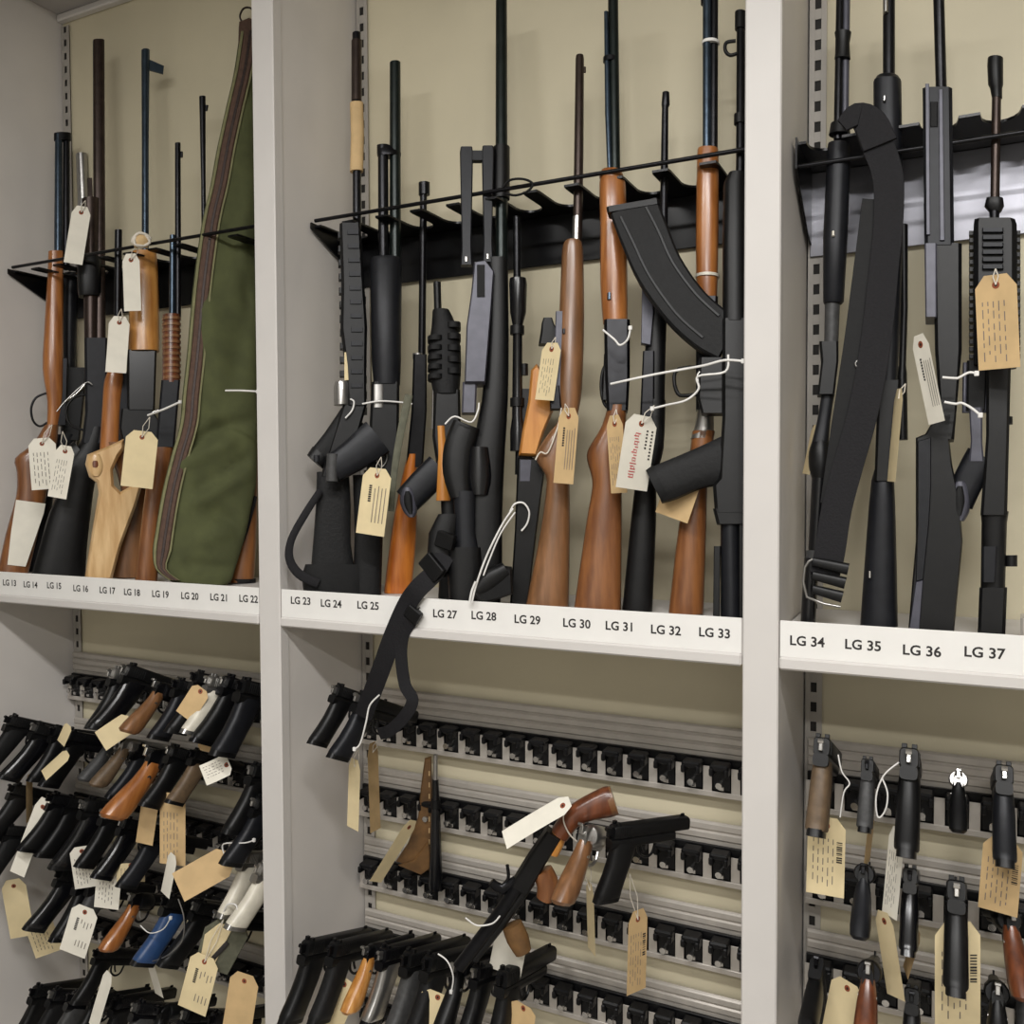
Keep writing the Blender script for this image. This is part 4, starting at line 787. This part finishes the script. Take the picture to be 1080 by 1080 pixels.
# ------------------------------------------------------------------ tags
def tagthing(label, hole, end, w, Y, mt='manila', anchor=None, W=.056, sgn=1, style='lines', bend=0., hide_top=False):
    hx, hy = hole; ex, ey = end; l = math.hypot(ex-hx, ey-hy); tx, ty = (ex-hx)/l, (ey-hy)/l; nx, ny = -ty, tx
    if nx < 0: nx, ny = -nx, -ny
    P0 = at(hx, hy, D+Y); v = Vector((P0.x, P0.y, 0)).normalized(); scale = (P0-CAM).dot(Fv)/FPX
    def pt(x, y, o=0.):                       # upright plane facing the viewer's side of the aisle
        r = ray(x, y); return CAM+r*((P0-CAM).dot(v)/r.dot(v))+v*o
    wm = w*scale; dep = math.sqrt(max(0, W*W-wm*wm))*.5*sgn if wm < W else 0
    root = thing('evidence_tag', label, 'tag', P0, 'evidence tags')
    def P(s, t, o=0.):                        # s across -1..1, t along 0..1 (t<0 above the hole)
        x = hx+tx*l*t+nx*s*w/2; y = hy+ty*l*t+ny*s*w/2
        return pt(x, y, s*dep+bend*math.sin(math.pi*min(1, max(0, t)))+o)
    t0 = -.08; rows_ = [(t0, .55), (.06, 1), (.3, 1), (.55, 1), (.8, 1), (1, 1)]
    fr = []; bk = []
    for t, k in rows_: fr += [P(-k, t, -.0004), P(k, t, -.0004)]; bk += [P(-k, t, .0004), P(k, t, .0004)]
    n = len(rows_); vs = fr+bk; m = 2*n; fs = []
    for i in range(n-1):
        a = 2*i; fs += [[a, a+1, a+3, a+2], [m+a, m+a+2, m+a+3, m+a+1], [a, a+2, m+a+2, m+a], [a+1, m+a+1, m+a+3, a+3]]
    fs += [[0, m, m+1, 1], [m-2, m-1, 2*m-1, 2*m-2]]
    solid('card', (vs, fs), mt, root, 30, P0)
    if not hide_top:
        c = P(0, .04, -.0008); a = (P(.12*60/max(w, 12)*min(1, w/30), .04)-P(0, .04)); a = a.normalized() if a.length else Vector((1, 0, 0)); b = (P(0, .2)-P(0, .04)).normalized()
        kx = max(.25, min(1, wm/W))
        q = [c+(a*math.cos(2*math.pi*j/12)+b*math.sin(2*math.pi*j/12))*.005 for j in range(12)]; q2 = [p+v*.0006 for p in q]
        eo = solid('eyelet', rings([q, q2]), 'eyelet', root, 30, P0)
        q = [c-v*.0004+(a*math.cos(2*math.pi*j/8)+b*math.sin(2*math.pi*j/8))*.002 for j in range(8)]; q2 = [p+v*.0004 for p in q]
        h = solid('hole', rings([q, q2]), 'slot_dark', eo, 30, P0)
    if anchor:
        ax, ay = anchor; c = P(0, .04, -.003); A = pt(ax, ay, -.004)
        d = (A-c); sid = v.cross(d).normalized()*min(.006, d.length*.15)
        solid('string', join(tubev([c, c+d*.5+sid, A], .0008, 5), tubev([c, c+d*.5-sid, A], .0008, 5)), 'string', root, 60, P0)
    def bars(name, segs, mt_):
        vs, fs = [], []
        for s0, s1, ta, tb in segs:
            k = len(vs); vs += [P(s0, ta, -.0009), P(s1, ta, -.0009), P(s1, tb, -.0009), P(s0, tb, -.0009)]; fs.append([k, k+1, k+2, k+3])
        o = link(name, mesh(name, [p-P0 for p in vs], fs, 0), mt_, root); return o
    rnd = random.Random(int(hx*7+hy))
    if style in ('lines', 'barcode'):
        segs = []
        for i in range(5):
            s = -.7+i*.26; t = .22
            while t < .85:
                dl = rnd.uniform(.04, .12); segs.append((s, s+.05, t, min(.92, t+dl))); t += dl+rnd.uniform(.03, .07)
        bars('printing', segs, 'ink_grey')
    if style == 'barcode': bars('barcode', [(.55, .85, .25+i*.03, .25+i*.03+rnd.choice((.008, .014, .02))) for i in range(10)], 'ink')
    if style == 'bold': bars('stamp', [(-.45, -.25, .2+i*.035, .225+i*.035) for i in range(8)], 'ink'); bars('printing', [(s, s+.06, .2+rnd.random()*.05, .8) for s in (-.05, .2, .45, .7)], 'ink_grey')
    if style == 'red':
        bars('red_writing', [(-.3+rnd.uniform(-.08, .12), -.02+rnd.uniform(-.08, .1), .18+i*.04, .195+i*.04) for i in range(17)]+[(s_, s_+.03, .18+i*.12, .24+i*.12) for i in range(6) for s_ in (-.26, -.06)], 'ink_red')
        bars('dark_writing', [(.4+j*.32, .52+j*.32, .12+i*.05, .145+i*.05) for j in (0, 1) for i in range(6 if j == 0 else 9)], 'ink')
    return root
TG = [ # label, hole, end, width px, depth behind the front plane, paper, string anchor, style
 ('pale card hanging at the wrist of the leftmost wooden rifle', (44, 466), (48, 516), 29, .02, 'manila_white', (55, 448), 'lines'),
 ('white card half behind the pale card, beside the black curved grip', (69, 474), (60, 525), 20, .03, 'manila_white', (66, 455), 'lines'),
 ('white card tied to the muzzle end left of the tall brown barrel', (86, 222), (77, 278), 20, .1, 'manila_white', (90, 212), None),
 ('narrow white card hanging under the left bay rod on the amber forend', (138, 272), (140, 328), 18, .085, 'manila_white', (146, 258), None),
 ('white card tied to the orange-wristed rifle below the left bay rod', (126, 338), (122, 393), 22, .075, 'manila_white', (128, 326), None),
 ('large cream card in front of the blond thumbhole stock', (150, 459), (144, 514), 34, .005, 'manila', (158, 440), None),
 ('cream card with dark stamp tied to the double-tube shotgun above LG 25', (398, 499), (390, 564), 30, .015, 'manila', (402, 482), 'bold'),
 ('cream card tied to the small black bolt shroud right of the scope', (582, 366), (574, 422), 20, .08, 'manila', (586, 356), 'lines'),
 ('tan card with dark stamp hanging on the brown full stock above LG 29', (600, 436), (594, 510), 21, .03, 'manila_dk', (596, 426), 'bold'),
 ('greyish card behind the red-inked card above LG 30', (648, 444), (653, 520), 17, .028, 'manila_dk', (650, 432), 'lines'),
 ('cream card with red and dark handwriting above LG 31', (677, 444), (666, 516), 33, .02, 'manila_white', (690, 428), 'red'),
 ('tan card mostly hidden behind the ribbed pistol grip above LG 32', (722, 505), (708, 546), 36, .07, 'manila_dk', (740, 480), None),
 ('printed pale card tied slanting on the angular rifle above LG 36', (970, 360), (988, 446), 17, .02, 'manila_white', None, 'bold'),
 ('large manila card hanging on the railed handguard above LG 37', (1050, 297), (1054, 389), 44, .02, 'manila_dk', (1050, 284), 'lines'),
 ('edge-on manila card right of the wide nylon sling', (948, 417), (940, 508), 9, .06, 'manila', (955, 405), None),
 ('tan card edge showing left of the knob on the tubular shotgun', (860, 452), (850, 500), 8, .1, 'manila', None, None),
 # lower right bay
 ('manila card with barcode under the brown-gripped pistol at the side wall', (872, 868), (870, 944), 40, .05, 'manila', None, 'barcode'),
 ('tan card edge under the small slim pistol', (919, 868), (914, 912), 7, .08, 'manila_dk', None, None),
 ('white card hanging edge-on below the large pistol with silver hammer', (946, 880), (938, 966), 16, .045, 'manila_white', None, 'lines'),
 ('plain manila card hanging slanted below the white card in the right bay', (932, 968), (945, 1052), 19, .045, 'manila', None, None),
 ('printed tan card with barcode at the right edge of the right bay', (1058, 890), (1052, 962), 42, .04, 'manila_dk', None, 'barcode'),
 ('large manila card with barcode behind the long-gripped pistol', (1010, 980), (1010, 1082), 48, .05, 'manila', None, 'barcode'),
 ('manila card with round hole at the bottom left of the right bay', (894, 1040), (882, 1100), 34, .05, 'manila', None, None),
 ('thin tan card edge between the two bottom pistols of the right bay', (968, 985), (955, 1026), 6, .06, 'manila_dk', None, None),
 # lower middle bay
 ('narrow cream card hanging under the pistol beside the strap', (374, 806), (372, 874), 12, .05, 'manila', (378, 790), None),
 ('tan card on the rack end right of the narrow cream card', (393, 790), (396, 876), 11, .17, 'manila_dk', (398, 780), None),
 ('manila card slanting down left from the black rod', (433, 870), (396, 930), 14, .16, 'manila', None, None),
 ('long white card slanting off the wooden butt of the sawn-off rifle', (596, 848), (532, 886), 13, .02, 'manila_white', None, None),
 ('narrow cream card below the chrome revolver', (622, 936), (624, 1004), 8, .08, 'manila', (618, 900), None),
 ('tan card with barcode hanging below the long-slide pistol', (673, 966), (671, 1046), 20, .1, 'manila_dk', (664, 920), 'barcode'),
 ('square white card below the sawn-off rifle foregrip', (540, 986), (532, 1026), 34, .07, 'manila_white', None, None),
 ('manila card folded under the leftmost bottom pistols of the middle bay', (364, 1036), (342, 1086), 30, .02, 'manila', None, None),
 ('manila card with hole cut off by the bottom edge of the middle bay', (462, 1050), (452, 1090), 34, .02, 'manila', None, None),
 ('olive-tan card at the bottom edge right of the middle bay handguns', (552, 1062), (548, 1096), 26, .03, 'manila_dk', None, None),
 # lower left bay
 ('tan card in front of the left bay top row pistols', (212, 728), (194, 756), 20, .02, 'manila_dk', None, None),
 ('salmon card sticking out below the ivory grip', (212, 782), (238, 788), 20, .02, 'manila_dk', None, None),
 ('pale folded card lying on the second row pistols of the left bay', (240, 806), (214, 818), 20, .02, 'manila_white', None, 'lines'),
 ('cream card lying across the second row between the glossy pistol and silver revolvers', (136, 762), (106, 782), 22, .02, 'manila', None, None),
 ('small cream card strip on the second row pistols at the left', (72, 766), (64, 784), 8, .01, 'manila', None, None),
 ('thin cream card strip below the left pistols of the second row', (70, 796), (46, 818), 8, .0, 'manila', None, None),
 ('brown card edge hanging from the second row at the far left', (31, 820), (31, 866), 7, .02, 'manila_dk', None, None),
 ('pink-edged long white card at the far left of the third row', (46, 848), (18, 922), 16, .02, 'manila_white', None, None),
 ('grey card piece below the large orange grip', (160, 835), (152, 890), 18, .03, 'manila_dk', None, None),
 ('long tan pointed card in the middle of the left bay racks', (182, 842), (182, 912), 27, .015, 'manila_dk', None, 'lines'),
 ('tan card slanting right beside the ivory-gripped pistol', (238, 908), (188, 936), 28, .01, 'manila_dk', (250, 900), None),
 ('white printed card under the shiny-gripped pistol', (86, 896), (92, 936), 26, .02, 'manila_white', None, 'lines'),
 ('white card with writing below the shiny-gripped pistol, lower one', (116, 912), (112, 958), 26, .01, 'manila_white', None, 'lines'),
 ('manila card with hole at the lower left edge of the left bay', (14, 932), (24, 988), 26, .02, 'manila', None, None),
 ('manila card under the glossy black pistol at the lower left', (40, 972), (52, 1006), 30, .02, 'manila', None, 'lines'),
 ('white printed card below the grey-gripped pistol', (90, 960), (76, 1006), 28, -.03, 'manila_white', None, 'bold'),
 ('narrow white card folded beside the blue grip', (182, 904), (174, 944), 9, .0, 'manila_white', None, None),
 ('white tapered card hanging below the blue grip', (158, 1014), (168, 1050), 9, .03, 'manila_white', None, None),
 ('manila card with dark stamp below the greenish sleeve', (216, 1012), (202, 1066), 30, -.03, 'manila', (236, 968), 'bold'),
 ('plain tan card next to the post at the bottom of the left bay', (258, 1032), (248, 1096), 30, .0, 'manila_dk', None, None),
 ('white curled card strip above the lowest left bay row', (114, 1030), (98, 1084), 9, .0, 'manila_white', None, None),
 ('yellowish card with dark stripes in the middle of the left bay', (138, 912), (138, 930), 30, .03, 'manila', None, 'barcode')]
for lb, hole, end, w, Y, mt, an, stl in TG:
    tagthing(lb, hole, end, w, Y, mt, an, style=stl, sgn=1 if (hole[0] % 2) else -1, W=min(.06, max(.036, w*.0021)), bend=random.uniform(-.004, .004), hide_top=w < 13)
# greenish plastic sleeve
g = Item('plastic_sleeve', 'greenish clear plastic sleeve with a pale label hanging by the post in the left bay', 'sleeve', (240, 990), D+.01, D+.01, rest=False)
g.poly('sleeve', [(216, 978), (236, 966), (258, 974), (262, 988), (240, 1028), (222, 1022), (208, 1006)], 'olive', th=.008, bev=1.5); g.poly('paper_insert', [(216, 984), (232, 972), (246, 976), (226, 1016), (212, 1006)], 'manila', th=.003, bev=.5, o=-.006); g.strip('dark_bar', [(240, 992, 5), (218, 1016, 5)], 'ink', th=.002, o=-.0085)
# ------------------------------------------------------------------ loose cable ties
def tie(label, pts, Y, r=.0018, mt='tie_white', head=True):
    P = [at(p[0], p[1], D+(p[2] if len(p) > 2 else Y)) for p in pts]
    t = thing('cable_tie', label, 'cable tie', P[0], 'plastic cable ties')
    solid('strap', tubev(crom([tuple(p) for p in P], 5), r, 7), mt, t, 60, P[0])
    if head:
        c = P[-1]; solid('lock_head', boxv(c.x-.003, c.x+.003, c.y-.003, c.y+.002, c.z-.0035, c.z+.0035, .0008), mt, t, 35, P[0])
tie('long white cable tie running from the shotgun receiver to the assault rifle', [(644, 405), (690, 395), (740, 386), (764, 380), (784, 381)], .01, .002)
tie('white cable tie looping down from the trigger to the red-inked card', [(768, 374), (765, 392), (736, 397), (737, 410), (724, 422), (704, 427), (688, 431)], .012)
tie('white cable tie bound round the long double barrel shotgun receiver', [(636, 348), (648, 358), (654, 364), (662, 358), (665, 346)], .03)
tie('short white cable tie end sticking out left of the post', [(238, 412), (254, 412), (272, 413)], .02, .002)
tie('white cable tie across the receivers left of the green case', [(156, 438), (172, 432), (190, 424)], .03, .0024)
tie('upper white cable tie between the slanted card and the railed carbine', [(994, 398), (1008, 399), (1012, 398), (1022, 393), (1030, 394)], .015)
tie('lower white cable tie between the slanted card and the railed carbine', [(996, 424), (1008, 426), (1014, 425), (1024, 430), (1034, 438)], .015)
tie('white wire loop hanging between the small pistol and the large pistol', [(948, 804), (932, 818), (924, 840), (926, 862), (934, 854), (936, 836), (930, 820)], .03, .0012, head=False)
tie('white wire tie right of the brown-gripped pistol', [(884, 796), (888, 814), (896, 826), (890, 836), (886, 862)], .03, .0011, head=False)
tie('white cable tie along the strap behind the two leftmost middle bay pistols', [(400, 733), (390, 744), (386, 762), (380, 784), (374, 790)], -.02, .0016)
tie('thin white cable tie on the bottom row beside the grey-gripped pistol', [(462, 1006), (472, 1014), (478, 1030), (476, 1046)], .01, .0014)
tie('white cable tie looped round the blue-gripped pistol', [(148, 976), (158, 984), (172, 980), (180, 968)], -.02, .0012)
tie('long grey wire loop right of the blue-gripped pistol', [(188, 948), (194, 968), (192, 992), (176, 1008), (160, 1014)], -.01, .0014, 'nickel', head=False)
tie('white bent cable tie beside the post in the left bay fourth row', [(236, 900), (236, 890), (258, 889), (268, 886)], .0, .0014)
tie('wire curl hanging from the middle bay rod beside the tall barrel', [(530, 198), (538, 190), (552, 189), (562, 194), (556, 202), (544, 206), (534, 204)], .09, .0022, 'rubber', head=False)
tie('white plastic tie hook above the greenish sleeve', [(236, 962), (240, 954), (248, 954), (250, 960), (244, 970)], -.005, .0016)
# knotted string ball on the left bay rod
g = Item('string_knot', 'pinkish knotted string ball on the left bay rod above the amber forend', 'knot', (149, 254), D+.09, D+.09, rest=False)
for i in range(5):
    a = i*1.3; g.wire('strand', [(149+10*math.cos(a+t*1.57)*(1 if t % 2 else .8), 254+7*math.sin(a+t*1.57), -.004+.008*math.sin(a*2+t)) for t in range(5)], 'string', .0032, 0, 4)
g.rows('core', [(247, 143, 155), (254, 139, 159), (261, 142, 156)], 'manila_dk', k=.8, sm=3)
